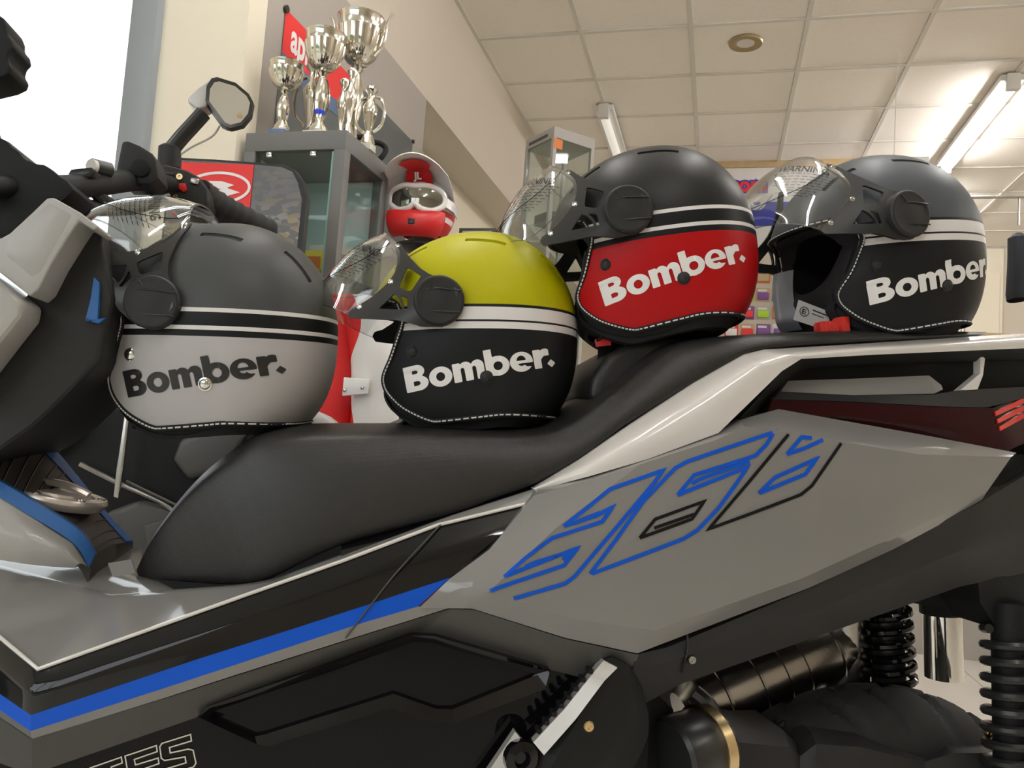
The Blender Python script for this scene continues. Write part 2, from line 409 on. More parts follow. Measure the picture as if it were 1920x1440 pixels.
for x_, y_, l_ in ((1.46, 7.2, 'added second glowing tube lamp in line behind the bright one'), (1.46, 2.6, 'added unseen tube lamp over the scooter tail, above the picture'), (3.6, 4.2, 'added unseen tube lamp in the right aisle, beside the picture'), (3.6, 6.8, 'added unseen tube lamp in the right aisle, towards the back wall'), (-2.6, -.6, 'added unseen tube lamp over the shop front, left'), (.4, -.6, 'added unseen tube lamp over the shop front, middle'), (-.8, 1.3, 'added unseen tube lamp over the scooter seat, above the picture'), (3.6, 1.6, 'added unseen tube lamp in the right aisle, nearest the shop front'), (.4, 1.6, 'added unseen tube lamp over the middle of the scooter, above the picture')):  # extra lamps added to brighten the room, mostly out of view
    tube_light((x_, y_ - .65, 0), (x_, y_ + .65, 0), M['tube'], l_)
q = RM.px(1398, 80, 2, CEIL)
t = thing('downlight', 'round brass-rimmed spotlight sunk in a ceiling tile', 'ceiling light', RM, (q[0], q[1], CEIL - .004))
MB().lathe([(.045, .008), (.085, .008), (.09, .002), (.085, -.006), (.06, -.008), (.045, 0)], 32).build('ring', M['bronze'], t)
MB().lathe([(.0001, -.002), (.03, -.004), (.05, .0), (.05, .006)], 24).build('glass', M['pale'], t)
# ------------------------------------------------------------------ scooter
sc = thing('scooter', 'light grey and black maxi scooter with blue stripes carrying the helmets', 'scooter', SC, (0, 0, 0))
def part(name, ctrl, m, thick=.012, si=4, sj=5, smi=False, smj=False, angle=30, parent=None):
    P = patch(sctrl(ctrl), si, sj, smi, smj)
    return MB().slab(P, (0, thick, 0)).build(name, m, parent or sc, angle=angle)
# seat
bot = [(262, 1083, .05), (330, 1091, .09), (430, 1096, .12), (500, 1086, .14), (640, 1022, .15), (850, 964, .15), (930, 935, .15), (1005, 908, .15), (1090, 860, .15), (1175, 798, .15), (1270, 740, .15), (1360, 690, .15), (1425, 657, .15), (1600, 642, .145), (1830, 632, .12)]
top = [(262, 1062), (298, 990), (362, 905), (438, 842), (515, 806), (700, 801), (850, 803), (960, 806), (1040, 795), (1125, 737), (1190, 682), (1255, 645), (1400, 629), (1600, 624), (1815, 626)]
rows = [[] for _ in range(11)]
for (bx, by, wv), (tx, ty) in zip(bot, top):
    b = sp(bx, by, -wv); tt = sp(tx, ty, -wv * .55)
    for k, (fv, fz, fu) in enumerate([(.9, -.02, 0), (1.0, .06, .05), (.985, .4, .4), (.9, .76, .8), (.74, .94, .97), (0, 1.0, 1.0)]):
        z = b[2] + (tt[2] - b[2]) * fz; u = b[0] + (tt[0] - b[0]) * fu
        if fv == 0: z += .006
        rows[k].append((u, -wv * fv, z))
        if k < 5: rows[10 - k].append((u, wv * fv, z))
P = patch(rows, 4, 6, True, True)
sb = MB().grid(P); n, m_ = P.shape[:2]
sb.f += [tuple(i * m_ for i in range(n)), tuple(i * m_ + m_ - 1 for i in range(n))]; sb.mi += [0, 0]
sb.grid([P[0], P[-1]])
seat = sb.build('seat', M['leather'], sc, angle=60)
pad = [(1104, 752), (1110, 710), (1140, 665), (1190, 638), (1250, 630), (1300, 637), (1280, 668), (1200, 715), (1150, 752)]
MB().prism(spoly(pad, -.085), (0, .17, 0)).build('hip_pad', M['leather'], sc, bevel=.022, seg=4, angle=60)
# rider-side dark strip under the seat
part('seat_rail', [[(640, 1020, -.14), (850, 962, -.14), (1005, 905, -.14), (1090, 858, -.14), (1175, 796, -.142)], [(640, 1046, -.15), (850, 980, -.15), (1003, 925, -.15), (1095, 872, -.15), (1190, 800, -.15)]], M['gloss'], .02)
# grab rail and upper cover
T_ = [(1000, 914, -.150), (1085, 862, -.150), (1172, 802, -.150), (1300, 718, -.150), (1395, 664, -.150), (1432, 655, -.150), (1600, 645, -.145), (1990, 620, -.120)]
K_ = [(1001, 916, -.160), (1092, 877, -.180), (1192, 826, -.186), (1322, 748, -.188), (1418, 682, -.188), (1470, 666, -.186), (1620, 653, -.180), (1990, 632, -.150)]
B_ = [(1003, 920, -.160), (1105, 893, -.186), (1214, 861, -.190), (1347, 812, -.192), (1466, 696, -.190), (1502, 673, -.186), (1640, 665, -.180), (1990, 650, -.150)]
part('grab_rail', [T_, K_, B_], M['white'], .03, 6, 8, True, False, angle=50)
# rear side panel
G = [[(1008, 918, -.165), (1215, 859, -.185), (1352, 808, -.185), (1388, 787, -.180), (1460, 767, -.170), (1745, 818, -.168), (1906, 849, -.150)],
     [(1000, 930, -.178), (1200, 871, -.200), (1345, 824, -.204), (1395, 799, -.204), (1480, 811, -.204), (1724, 852, -.198), (1896, 857, -.156)],
     [(918, 1030, -.182), (1040, 992, -.206), (1230, 1000, -.212), (1390, 960, -.212), (1510, 940, -.210), (1714, 905, -.200), (1880, 880, -.158)],
     [(842, 1086, -.188), (915, 1111, -.208), (1080, 1162, -.208), (1228, 1182, -.208), (1500, 1086, -.206), (1668, 1010, -.196), (1848, 926, -.158)],
     [(786, 1140, -.190), (885, 1141, -.192), (1060, 1196, -.192), (1195, 1225, -.190), (1520, 1101, -.188), (1675, 1030, -.180), (1838, 943, -.160)]]
GP = patch(sctrl(G), 6, 8)
gb = MB().slab(GP, (0, .012, 0)); gm = gb.mesh('rear_panel', M['grey'], angle=20); link('rear_panel', gm, sc)
def tree_of(me): return BVHTree.FromPolygons([v.co.copy() for v in me.vertices], [tuple(p.vertices) for p in me.polygons])
def onto(bvh, x, y, off=.0012, fallback=-.2):
    d = Vector(SC.dir(x, y)).normalized(); hit = bvh.ray_cast(Vector(SC.cam), d)
    q = hit[0] if hit[0] is not None else Vector(sp(x, y, fallback))
    return q - d * off
gt = tree_of(gm)
def decal(name, strokes, m, bvh, wd, off=.0012, cf=lambda p: p, closed=False, parent=None):
    mb = MB()
    for s in strokes:
        V, Fs = stroke([cf(p) for p in s], wd, closed)
        mb.add([onto(bvh, x, y, off) for x, y in V], Fs)
    return mb.build(name, m, parent or sc, recalc=False, angle=0)
c4 = lambda p: (860 + p[0] / 2.4, 740 + p[1] / 2.4)
nb = decal('number_decal', [
    [(472, 592), (590, 500), (680, 425), (920, 340), (880, 395), (700, 610), (520, 820), (480, 850), (248, 918)],
    [(478, 590), (620, 545), (695, 503), (645, 572), (420, 645), (300, 735), (205, 820)],
    [(215, 815), (330, 770), (535, 690), (475, 768), (140, 882)],
    [(300, 775), (345, 755), (500, 708), (470, 745)],
    [(520, 580), (560, 560), (640, 530)],
    [(592, 806), (710, 650), (830, 480), (975, 330), (1030, 300), (1420, 168), (1385, 225), (1335, 275), (1060, 362), (985, 452)],
    [(985, 452), (1100, 405), (1300, 325), (1250, 400), (1170, 510), (1075, 610), (1010, 650), (600, 806)],
    [(1050, 400), (1090, 378), (1310, 300)],
    [(1478, 268), (1545, 190), (1590, 195)], [(1478, 268), (1560, 240), (1640, 202)],
    [(1352, 443), (1425, 372), (1612, 288), (1560, 358), (1352, 443)]], M['blue'], gt, 7.2, cf=c4)
tagit(nb, 'blue outlined digits on the light grey panel')
nk = decal('number_decal', [
    [(1485, 178), (1300, 400), (1125, 605), (1330, 530), (1540, 450), (1590, 410), (1722, 218)],
    [(815, 645), (885, 560), (1105, 480), (1050, 560), (815, 645)], [(880, 600), (1060, 538)]], M['decal_k'], gt, 6.0, cf=c4)
tagit(nk, 'black outlined digit strokes')
# side strip: black band, blue stripe, grey edge
Wl = [(-90, 1120, -.10), (72, 1256, -.195), (450, 1121, -.178), (640, 1054, -.172), (820, 986, -.165), (1018, 938, -.165)]
Wm = [(-90, 1190, -.10), (64, 1300, -.208), (410, 1178, -.196), (570, 1125, -.190), (750, 1062, -.182), (930, 1010, -.180)]
Bt = [(-90, 1240, -.10), (58, 1341, -.205), (367, 1237, -.200), (500, 1195, -.198), (680, 1137, -.192), (844, 1083, -.188)]
Bb = [(-90, 1270, -.10), (57, 1371, -.205), (300, 1293, -.202), (440, 1247, -.200), (667, 1172, -.194), (784, 1137, -.190)]
Eb = [(-90, 1285, -.10), (60, 1385, -.200), (300, 1311, -.198), (440, 1266, -.196), (655, 1198, -.190), (842, 1140, -.186)]
part('black_side_band', [Wl, Wm, Bt], M['gloss'], .01, 5, 8, True, False, angle=60)
part('blue_stripe', [Bt, Bb], M['blue'], .01, 2, 8)
part('edge_trim', [Bb, Eb], M['grey'], .01, 2, 8)
MB().tube(cr([sp(826, 984, -.168), sp(738, 1080, -.192), sp(648, 1197, -.194)], 8), .0009, 6).build('panel_seam', M['dgrey'], sc)
MB().tube([q + np.array([0, -.001, .001]) for q in lin([sp(*q) for q in Wl], 4)], .0020, 8).build('edge_highlight', M['white'], sc)  # thin white line that paints in the highlight on the footboard edge
# footboard top
Ul = [(-90, 1040, -.02), (205, 1116, -.10), (440, 1100, -.14), (505, 1090, -.145), (850, 966, -.15), (1012, 914, -.15)]
fb = part('footboard', [Ul, [(-90, 1080, -.06), (140, 1186, -.15), (445, 1112, -.16), (575, 1074, -.16), (835, 976, -.158), (1015, 926, -.158)], Wl], M['grey'], .01, 5, 8, True, False, angle=40)
part('tunnel_floor', [[(-90, 1030, .08), (100, 1020, .08), (262, 1030, .06)], [(-90, 1036, -.01), (120, 1062, -.03), (268, 1080, -.05)], [(-90, 1046, -.025), (205, 1119, -.10), (330, 1112, -.125)]], M['grey'], .01, 4, 6)
part('warning_film', [[(202, 1056, -.0705), (246, 1049, -.0705)], [(212, 1082, -.0765), (254, 1074, -.0765)]], M['film'], .001, 2, 2)
# lower band and gloss lower panel
L1 = [(-90, 1287, -.10), (60, 1387, -.198), (300, 1313, -.196), (440, 1268, -.194), (655, 1200, -.188), (842, 1142, -.184), (888, 1143, -.188), (1060, 1198, -.188), (1198, 1228, -.186)]
L2 = [(-90, 1400, -.10), (60, 1452, -.180), (366, 1346, -.178), (500, 1288, -.177), (670, 1224, -.175), (780, 1190, -.172), (830, 1194, -.172), (1000, 1248, -.172), (1170, 1290, -.172)]
part('lower_band', [L1, L2], M['dgrey'], .015, 4, 6, angle=25)
L3 = [(-90, 1500, -.08), (60, 1560, -.165), (366, 1500, -.162), (500, 1500, -.162), (670, 1500, -.162), (780, 1500, -.162), (830, 1500, -.162), (1000, 1500, -.162), (1150, 1500, -.162)]
P = patch(sctrl([L2, L3]), 4, 6)
lm = MB().slab(P + np.array([0, .002, 0]), (0, .012, 0)).mesh('lower_panel', M['gloss2'], angle=30); link('lower_panel', lm, sc)
Ro = [(370, 1344), (388, 1325), (590, 1256), (770, 1191), (815, 1193), (1032, 1256), (1022, 1292), (850, 1357), (815, 1357), (735, 1328), (505, 1399), (482, 1396)]
Rn = [(394, 1344), (402, 1333), (592, 1269), (774, 1203), (810, 1205), (1004, 1264), (996, 1270), (848, 1330), (818, 1329), (738, 1301), (497, 1377), (478, 1381)]
ro = [sp(x, y, -.1868) for x, y in Ro]; ri = [sp(x, y, -.1800) for x, y in Rn]; rb = [q + np.array([0, .02, 0]) for q in ri]
ring = MB().grid([[q + np.array([0, .03, 0]) for q in ro], ro, ri, rb], cj=True).build('arrow_trim', M['gloss'], sc, angle=30)
MB().prism([q + np.array([0, .006, 0]) for q in ri], (0, .006, 0)).build('arrow_inlay', M['gloss2'], sc, angle=0)
lt = tree_of(lm); c5 = lambda p: (100 + p[0] / 4.8, 1200 + p[1] / 4.8)
lw = decal('brand_lettering', [
    [(1235, 850), (1243, 908), (1045, 968), (1052, 1016), (1215, 982), (1258, 992), (1284, 1108), (1262, 1142), (1010, 1222), (995, 1165), (1194, 1105), (1186, 1052), (1000, 1084), (972, 1064), (958, 962), (978, 930)],
    [(645, 1045), (928, 950), (934, 1004), (728, 1076), (740, 1124), (944, 1062), (950, 1112), (752, 1182), (764, 1230), (966, 1168), (972, 1220), (690, 1300)],
    [(330, 1152), (612, 1054), (620, 1106), (520, 1144), (556, 1310), (460, 1340), (428, 1176), (340, 1206)],
    [(60, 1240), (290, 1160), (330, 1350), (250, 1375), (190, 1260), (150, 1275)]], M['creamp'], lt, 2.6, .0012, c5, True)
# rear lower plastic
part('rear_lower_cover', [[(1192, 1227, -.184), (1252, 1214, -.186), (1530, 1098, -.184), (1838, 942, -.165), (1990, 850, -.13)],
                          [(1185, 1262, -.182), (1290, 1228, -.182), (1540, 1140, -.180), (1830, 1020, -.160), (1990, 960, -.13)],
                          [(1180, 1335, -.150), (1275, 1283, -.150), (1600, 1170, -.140), (1800, 1100, -.130), (1990, 1060, -.12)]], M['plastic'], .02, 4, 6, angle=20)
MB().tube(cr([sp(1289, 1190, -.188), sp(1288, 1220, -.186), sp(1278, 1262, -.17)], 6), .0012, 6).build('panel_seam', M['gloss'], sc)
def bolt(x, y, v, r, m='steel', ax=(0, -1, 0), parent=None):
    c = sp(x, y, v)
    b = MB().lathe([(r, -.004), (r, .001), (r * .8, .0025), (r * .45, .0025), (r * .4, .0005), (.0001, .0005)], 18, c, ax).build('bolt', M[m], parent or sc); return b
bolt(1297, 1237, -.181, .0052)
# tail: dark recess, pale reflector, lens
part('tail_recess', [[(1420, 700, -.13), (1500, 670, -.13), (1700, 660, -.125), (1990, 645, -.12)], [(1380, 792, -.14), (1450, 772, -.13), (1700, 790, -.12), (1990, 800, -.10)]], M['plastic_d'], .02, 4, 5)
part('rail_lining', [[(1388, 784, -.184), (1466, 696, -.184), (1502, 674, -.182), (1640, 665, -.176), (1990, 650, -.148)], [(1412, 780, -.15), (1478, 712, -.15), (1512, 692, -.15), (1640, 684, -.148), (1990, 672, -.13)]], M['plastic_d'], .012, 4, 5)
part('tail_reflector', [[(1478, 714, -.150), (1600, 710, -.150), (1742, 704, -.146), (1765, 722, -.144)], [(1464, 734, -.158), (1600, 741, -.158), (1752, 738, -.150), (1768, 730, -.146)]], M['grey'], .02, 3, 5)
part('rail_strut', [[(1838, 666, -.146), (1847, 672, -.146)], [(1838, 700, -.146), (1843, 704, -.146)], [(1800, 732, -.15), (1833, 730, -.15)]], M['white'], .012, 4, 3)
part('reflector_lip', [[(1463, 734, -.160), (1600, 741, -.160), (1750, 740, -.155), (1806, 731, -.15), (1990, 722, -.13)], [(1450, 748, -.168), (1600, 753, -.168), (1760, 762, -.160), (1850, 764, -.15), (1990, 730, -.13)]], M['plastic'], .02, 3, 5)
part('tail_lens', [[(1448, 748, -.166), (1600, 754, -.166), (1760, 763, -.160), (1862, 765, -.150), (1935, 735, -.13)], [(1440, 772, -.165), (1640, 790, -.164), (1770, 802, -.160), (1880, 812, -.150), (1960, 775, -.12)], [(1455, 768, -.16), (1640, 800, -.16), (1780, 826, -.155), (1890, 845, -.148), (1990, 800, -.12)]], M['redlens'], .03, 4, 5, angle=40)
for k in range(3):
    part('tail_light', [[(1866 + 4 * k, 772 + 14 * k, -.152), (1915, 748 + 14 * k, -.14), (1990, 725 + 14 * k, -.12)], [(1868 + 4 * k, 780 + 14 * k, -.153), (1918, 757 + 14 * k, -.142), (1990, 735 + 14 * k, -.122)]], M['redlight'], .012, 2, 4)
part('undertail', [[(1836, 944, -.150), (1905, 886, -.14), (1990, 840, -.12)], [(1828, 1030, -.140), (1900, 1010, -.13), (1990, 980, -.11)], [(1838, 1130, -.12), (1870, 1180, -.12), (1990, 1190, -.10)]], M['plastic_d'], .08, 4, 4)
# mechanical bits below
def cylp(name, p0, p1, r, m, n=20, parent=None): return MB().tube([p0, p1], r, n).build(name, m, parent or sc)
def coil(name, p0, p1, R_, r, turns, m):
    p0, p1 = np.array(p0), np.array(p1); ax = p1 - p0; ax /= np.linalg.norm(ax); a = np.cross(ax, [0, 1.0, 0]); a /= np.linalg.norm(a); b = np.cross(ax, a); L = np.linalg.norm(p1 - p0)
    return MB().tube([p0 + ax * L * k / (turns * 16) + R_ * (a * math.cos(k * math.pi / 8) + b * math.sin(k * math.pi / 8)) for k in range(turns * 16 + 1)], r, 8).build(name, m, sc)
# tyre
tp = sp(1648, 1284, 0); RT = .31; tc_ = np.array([tp[0], 0, tp[2] - RT]); rings = []
for i in range(288):
    th = 2 * math.pi * i / 288; ring_ = []
    for j in range(33):
        ph = -1.9 + 3.8 * j / 32; s_ = abs(ph) / 1.9
        fr_ = ((i / 288 * 26) + s_ * .9 + (.5 if ph > 0 else 0)) % 1
        rr = .068 + (.007 if fr_ < .74 and .02 < s_ < .72 else 0)
        rad = RT - .075 + rr * math.cos(ph); ring_.append(tc_ + np.array([rad * math.cos(th), .075 * math.sin(ph) * 1.0, rad * math.sin(th)]))
    rings.append(ring_)
wh = MB().grid(rings, ci=True).build('tyre', M['rubber'], sc, angle=25)
MB().lathe([(.19, -.05), (.235, -.06), (.235, .06), (.19, .05), (.12, .02), (.05, .04), (.05, -.04), (.12, -.02)], 36, tc_, (0, 1, 0)).build('wheel_rim', M['satin'], sc)
# silver muffler lying across the wheel, with bands
e0, e1 = sp(1310, 1322, .10), sp(1565, 1205, .12); ax = (e1 - e0) / np.linalg.norm(e1 - e0); L = np.linalg.norm(e1 - e0)
mf = MB().lathe([(.03, -.03), (.05, -.01), (.055, .0), (.055, L), (.05, L + .03), (.001, L + .032)], 32, e0, ax).build('muffler', M['steel'], sc)
for k in (.12, .35, .52, .66, .9): MB().lathe([(.0552, -.003), (.0575, -.002), (.0575, .002), (.0552, .003)], 32, e0 + ax * L * k, ax).build('band', M['steel'], mf)
cylp('muffler_heat_shield', sp(1585, 1310, .10), sp(1590, 1150, .10), .035, M['steel'])
cylp('shock_absorber_chrome', sp(1770, 1270, .17), sp(1766, 1128, .17), .030, M['chrome'])
cylp('shock_absorber_cap', sp(1766, 1150, .17), sp(1764, 1105, .17), .034, M['plastic_d'])
cylp('shock_body', sp(1668, 1300, .06), sp(1658, 1120, .06), .024, M['satin'])
coil('shock_spring', sp(1668, 1280, .06), sp(1656, 1130, .06), .034, .0062, 6, M['gloss'])
cylp('shock_body', sp(1900, 1470, -.13), sp(1893, 1130, -.12), .022, M['plastic_d'])
coil('shock_spring', sp(1900, 1460, -.13), sp(1894, 1180, -.12), .030, .006, 9, M['satin'])
part('swing_arm_cover', [[(1330, 1400, -.06), (1362, 1362, -.06), (1420, 1372, -.06), (1470, 1370, -.06), (1496, 1394, -.06), (1520, 1370, -.06), (1600, 1372, -.06), (1640, 1386, -.06), (1735, 1416, -.06), (1766, 1394, -.06), (1860, 1396, -.06), (1990, 1400, -.06)],
                         [(1335, 1440, -.09), (1370, 1390, -.10), (1425, 1396, -.10), (1480, 1400, -.10), (1500, 1418, -.09), (1530, 1395, -.10), (1610, 1400, -.10), (1660, 1412, -.10), (1735, 1428, -.09), (1790, 1412, -.10), (1870, 1412, -.10), (1990, 1420, -.10)],
                         [(1335, 1520, -.10), (1370, 1520, -.11), (1425, 1520, -.11), (1480, 1520, -.11), (1500, 1520, -.11), (1530, 1520, -.11), (1610, 1520, -.11), (1660, 1520, -.11), (1735, 1520, -.11), (1790, 1520, -.11), (1870, 1520, -.11), (1990, 1520, -.11)]], M['plastic'], .08, 3, 3, angle=25)
bolt(1855, 1375, -.10, .005, 'goldm')
MB().lathe([(.04, 0), (.045, .004), (.045, .05), (.038, .06), (.038, .075)], 28, sp(1255, 1420, -.12), sp(1330, 1395, -.10) - sp(1255, 1420, -.12)).build('intake_boot', M['satin'], sc)
MB().lathe([(.0455, .050), (.048, .051), (.048, .064), (.0455, .065)], 28, sp(1255, 1420, -.12), sp(1330, 1395, -.10) - sp(1255, 1420, -.12)).build('hose_clamp', M['goldm'], sc)
MB().tube(cr([sp(1300, 1300, -.08), sp(1330, 1330, -.09), sp(1350, 1390, -.09), sp(1380, 1480, -.09)], 6), .012, 10).build('hose', M['satin'], sc)
part('engine_cover', [[(1150, 1290, -.10), (1220, 1290, -.10), (1262, 1330, -.08)], [(1120, 1520, -.12), (1210, 1520, -.12), (1290, 1520, -.08)]], M['plastic_d'], .1, 3, 3)
# passenger foot peg with rubber teeth
part('foot_peg_bracket', [[(1120, 1238, -.18), (1150, 1232, -.192), (1180, 1248, -.192), (1200, 1270, -.17)], [(1040, 1340, -.18), (1100, 1320, -.196), (1180, 1330, -.192), (1215, 1380, -.16)], [(930, 1480, -.18), (1010, 1480, -.198), (1090, 1480, -.19), (1150, 1500, -.16)]], M['plastic_d'], .03, 5, 4, True, angle=40)
part('foot_peg', [[(1132, 1238, -.190), (1158, 1252, -.200)], [(1112, 1262, -.196), (1133, 1277, -.204)], [(1058, 1330, -.198), (1080, 1348, -.206)], [(1000, 1392, -.20), (1020, 1416, -.208)]], M['silver'], .012, 4, 3, angle=25)
for k in range(8):
    f_ = k / 7; c = sp(1107 - 96 * f_, 1258 + 112 * f_, -.194)
    MB().box(c[0] - .0028, c[0] + .0022, c[1] - .004, c[1] + .012, c[2] - .0026, c[2] + .0026).build('rubber_tooth', M['plastic_d'], sc, bevel=.0015)
part('peg_stay', [[(966, 1372, -.186), (985, 1395, -.192)], [(900, 1470, -.186), (940, 1480, -.192)]], M['silver'], .012, 3, 3)
MB().lathe([(.014, -.01), (.018, -.004), (.018, .006), (.009, .008), (.006, .002), (.0001, .002)], 20, sp(975, 1420, -.195), (0.2, -1, 0)).build('peg_pivot', M['gloss'], sc)
bolt(1104, 1362, -.196, .006, 'goldm')
# ---- front: tunnel console with filler cap
Nn = [(-90, 862, -.075), (0, 913, -.075), (58, 948, -.075), (143, 1002, -.072), (172, 1048, -.066)]
Ff = [(10, 735, .075), (62, 802, .075), (118, 862, .075), (210, 975, .072), (250, 1016, .066)]
mid = [[(np.array(sp(*a)) + np.array(sp(*b))) / 2 + np.array([0, 0, .006]) for a, b in zip(Nn, Ff)]]
ctrl = [[sp(*q) for q in Nn], mid[0], [sp(*q) for q in Ff]]
P = patch(ctrl, 6, 6, True, True)
con = MB().slab(P, (0, 0, -.03)).build('tunnel_console', M['dgrey'], sc, angle=40)
for k in range(1, 14):                                   # moulded ribs across the console
    i = int(k * (P.shape[1] - 1) / 14)
    MB().tube([P[r_, i] + np.array([0, 0, .0006]) for r_ in range(1, P.shape[0] - 1)], .0011, 5).build('rib', M['satin'], con)
def off(pts, dx, dy, dv=0): return [(x + dx, y + dy, v + dv) for x, y, v in pts]
part('console_stripe', [off(Nn, 5, -8, -.004), off(Nn, -6, 16, -.010)], M['cyan'], .008, 2, 6, smj=True)
up_ = np.array([0, 0, .002])
MB().slab(np.array([P[r_] + up_ for r_ in (9, 10, 11, 12)]), (0, 0, -.003)).build('console_stripe', M['cyan'], sc)
part('console_flank', [off(Nn, -6, 16, -.008), [(-90, 1000, -.10), (0, 1000, -.10), (50, 1010, -.10), (110, 1030, -.095), (150, 1056, -.085)], [(-90, 1042, -.09), (0, 1050, -.09), (50, 1058, -.09), (100, 1063, -.085), (140, 1065, -.08)]], M['grey_sat'], .012, 4, 5, True)
cc = (sp(108, 934, -.012)); e1_ = sp(202, 955, -.02) - sp(20, 915, -.02); rx = np.linalg.norm(e1_) / 2
nx = e1_ / np.linalg.norm(e1_); ny = np.array([0, 1.0, 0]); nz = np.cross(nx, ny); nz = nz if nz[2] > 0 else -nz
cc = cc - nz * .001
cap = MB().lathe([(rx * .9, -.006), (rx, .002), (rx, .004), (rx * .96, .008), (rx * .72, .008), (rx * .70, .005), (rx * .66, .005), (rx * .62, .010), (.0001, .012)], 48, cc, nz).build('filler_cap', M['capm'], sc)
bar_ = [cc + nz * (.012 + .006 * math.sin(math.pi * k / 8)) + nx * rx * .6 * (k / 4 - 1) for k in range(9)]
MB().tube(bar_, .008, 8, flat=.6).build('cap_grip', M['capm'], cap)
for a in (20, 80, 140, 200, 260, 320):
    MB().lathe([(.005, 0), (.005, .0095), (.003, .0095), (.002, .008), (.0001, .008)], 12, cc + rx * .84 * (nx * math.cos(RAD(a)) + ny * math.sin(RAD(a))), nz).build('cap_screw', M['steel'], cap)
# leg shield and front fairing
MB().prism(spoly([(-90, 560), (40, 560), (95, 500), (140, 424), (165, 410), (186, 428), (214, 560), (188, 678), (100, 764), (62, 800), (0, 843), (-90, 880)], -.12), (0, .2, 0)).build('leg_shield', M['plastic'], sc, bevel=.01, seg=3)
part('shield_trim', [[(176, 520, -.124), (186, 530, -.124)], [(170, 560, -.126), (184, 570, -.126)], [(160, 600, -.126), (182, 606, -.126)]], M['cyan'], .01, 2, 2)
part('shield_trim', [[(160, 596, -.128), (184, 606, -.128)], [(162, 602, -.128), (198, 596, -.124)]], M['cyan'], .01, 2, 2)
MB().prism(spoly([(-90, 440), (0, 447), (18, 437), (60, 398), (88, 371), (100, 370), (150, 398), (183, 424), (176, 432), (148, 414), (128, 444), (98, 492), (72, 542), (56, 556), (0, 512), (-90, 450)], -.165), (0, .05, 0)).build('front_fairing', M['grey_sat'], sc, bevel=.007, seg=3)
MB().prism(spoly([(12, 450), (92, 378), (138, 402), (78, 510), (60, 522), (8, 480)], -.1655), (0, .01, 0)).build('fairing_face', M['grey_sat'], sc, bevel=.003)
MB().prism(spoly([(-90, 470), (0, 528), (45, 566), (38, 594), (0, 642), (-90, 760)], -.17), (0, .05, 0)).build('front_fairing', M['grey_sat'], sc, bevel=.007, seg=3)
lump = [(-90, 235), (-30, 250), (0, 257), (14, 264), (22, 274), (36, 284), (46, 298), (58, 301), (66, 306), (82, 307), (98, 318), (110, 328), (126, 338), (140, 356), (118, 376), (100, 384), (60, 420), (18, 446), (-90, 440)]
MB().prism(spoly(lump, -.02), (0, .10, 0)).build('hand_guard', M['plastic_d'], sc, bevel=.006, seg=2)
MB().prism(spoly([(-60, 20), (-4, 26), (8, 34), (14, 50), (14, 64), (24, 76), (27, 90), (18, 98), (14, 112), (22, 126), (18, 138), (0, 146), (-60, 160)], -.05), (0, .05, 0)).build('mirror_shell', M['plastic_d'], sc, bevel=.008, seg=3)
cylp('mirror_stalk', sp(-40, 140, -.03), sp(-10, 270, .0), .008, M['plastic_d'])
# handlebar, controls and mirror on the far side
hb_ = cr([sp(-40, 350, -.05), sp(40, 352, .0), sp(120, 352, .05), sp(190, 345, .12), sp(260, 338, .20), sp(325, 350, .28)], 8)
MB().tube(hb_, [.014] * 8 + [.016] * (len(hb_) - 8), 16).build('handlebar', M['plastic_d'], sc)
MB().tube(cr([sp(100, 378, .05), sp(180, 390, .12), sp(250, 388, .2), sp(310, 370, .26)], 8), .011, 12).build('brake_hose', M['satin'], sc)
MB().tube(cr([sp(170, 350, .1), sp(190, 372, .12), sp(215, 388, .14)], 6), .009, 10).build('brake_hose', M['satin'], sc)
MB().prism(spoly([(214, 328), (228, 263), (240, 263), (262, 272), (284, 286), (292, 298), (298, 334), (280, 345), (230, 345)], .17), (0, .06, 0)).build('instrument_pod', M['plastic'], sc, bevel=.006)
MB().lathe([(.013, 0), (.013, .004), (.010, .005), (.0001, .005)], 20, sp(264, 316, .17), (0, -1, 0)).build('reservoir_cap', M['plastic_d'], sc)
cylp('clamp_end', sp(172, 312, .1), sp(205, 320, .12), .011, M['satin']); cylp('clamp_cap', sp(170, 311, .095), sp(177, 313, .1), .0095, M['pale'])
MB().prism(spoly([(126, 325), (132, 316), (172, 312), (180, 322), (170, 332), (130, 336)], .07), (0, .04, 0)).build('lever_perch', M['satin'], sc, bevel=.004)
sg = MB().prism(spoly([(294, 312), (310, 306), (350, 318), (372, 330), (390, 352), (392, 378), (380, 400), (330, 396), (296, 370)], .27), (0, .07, 0)).build('switch_housing', M['plastic'], sc, bevel=.012, seg=3)
for x, y in ((337, 332), (328, 369)): MB().lathe([(.005, 0), (.005, .003), (.002, .003), (.002, .001), (.0001, .001)], 14, sp(x, y, .27), (0, -1, 0)).build('screw', M['goldm'], sg)
for x, y in ((322, 325), (315, 348)):
    c = sp(x, y, .268); MB().box(c[0] - .010, c[0] + .010, c[1], c[1] + .006, c[2] - .004, c[2] + .004).build('rocker', M['satin'], sg, bevel=.002)
MB().prism(spoly([(330, 342), (348, 343), (351, 356), (344, 360), (332, 352)], .266), (0, .008, 0)).build('kill_switch', M['red'], sg, bevel=.002)
MB().prism(spoly([(358, 332), (374, 335), (372, 346), (356, 343)], .266), (0, .01, 0)).build('start_button', M['steel'], sg, bevel=.002)
g0 = cr([sp(372, 362, .31), sp(410, 388, .35), sp(455, 412, .39), sp(505, 438, .43)], 10)
MB().tube(g0, [.024 + .0015 * math.sin(k * 1.6) for k in range(len(g0))], 18).build('grip', M['rubber'], sc)
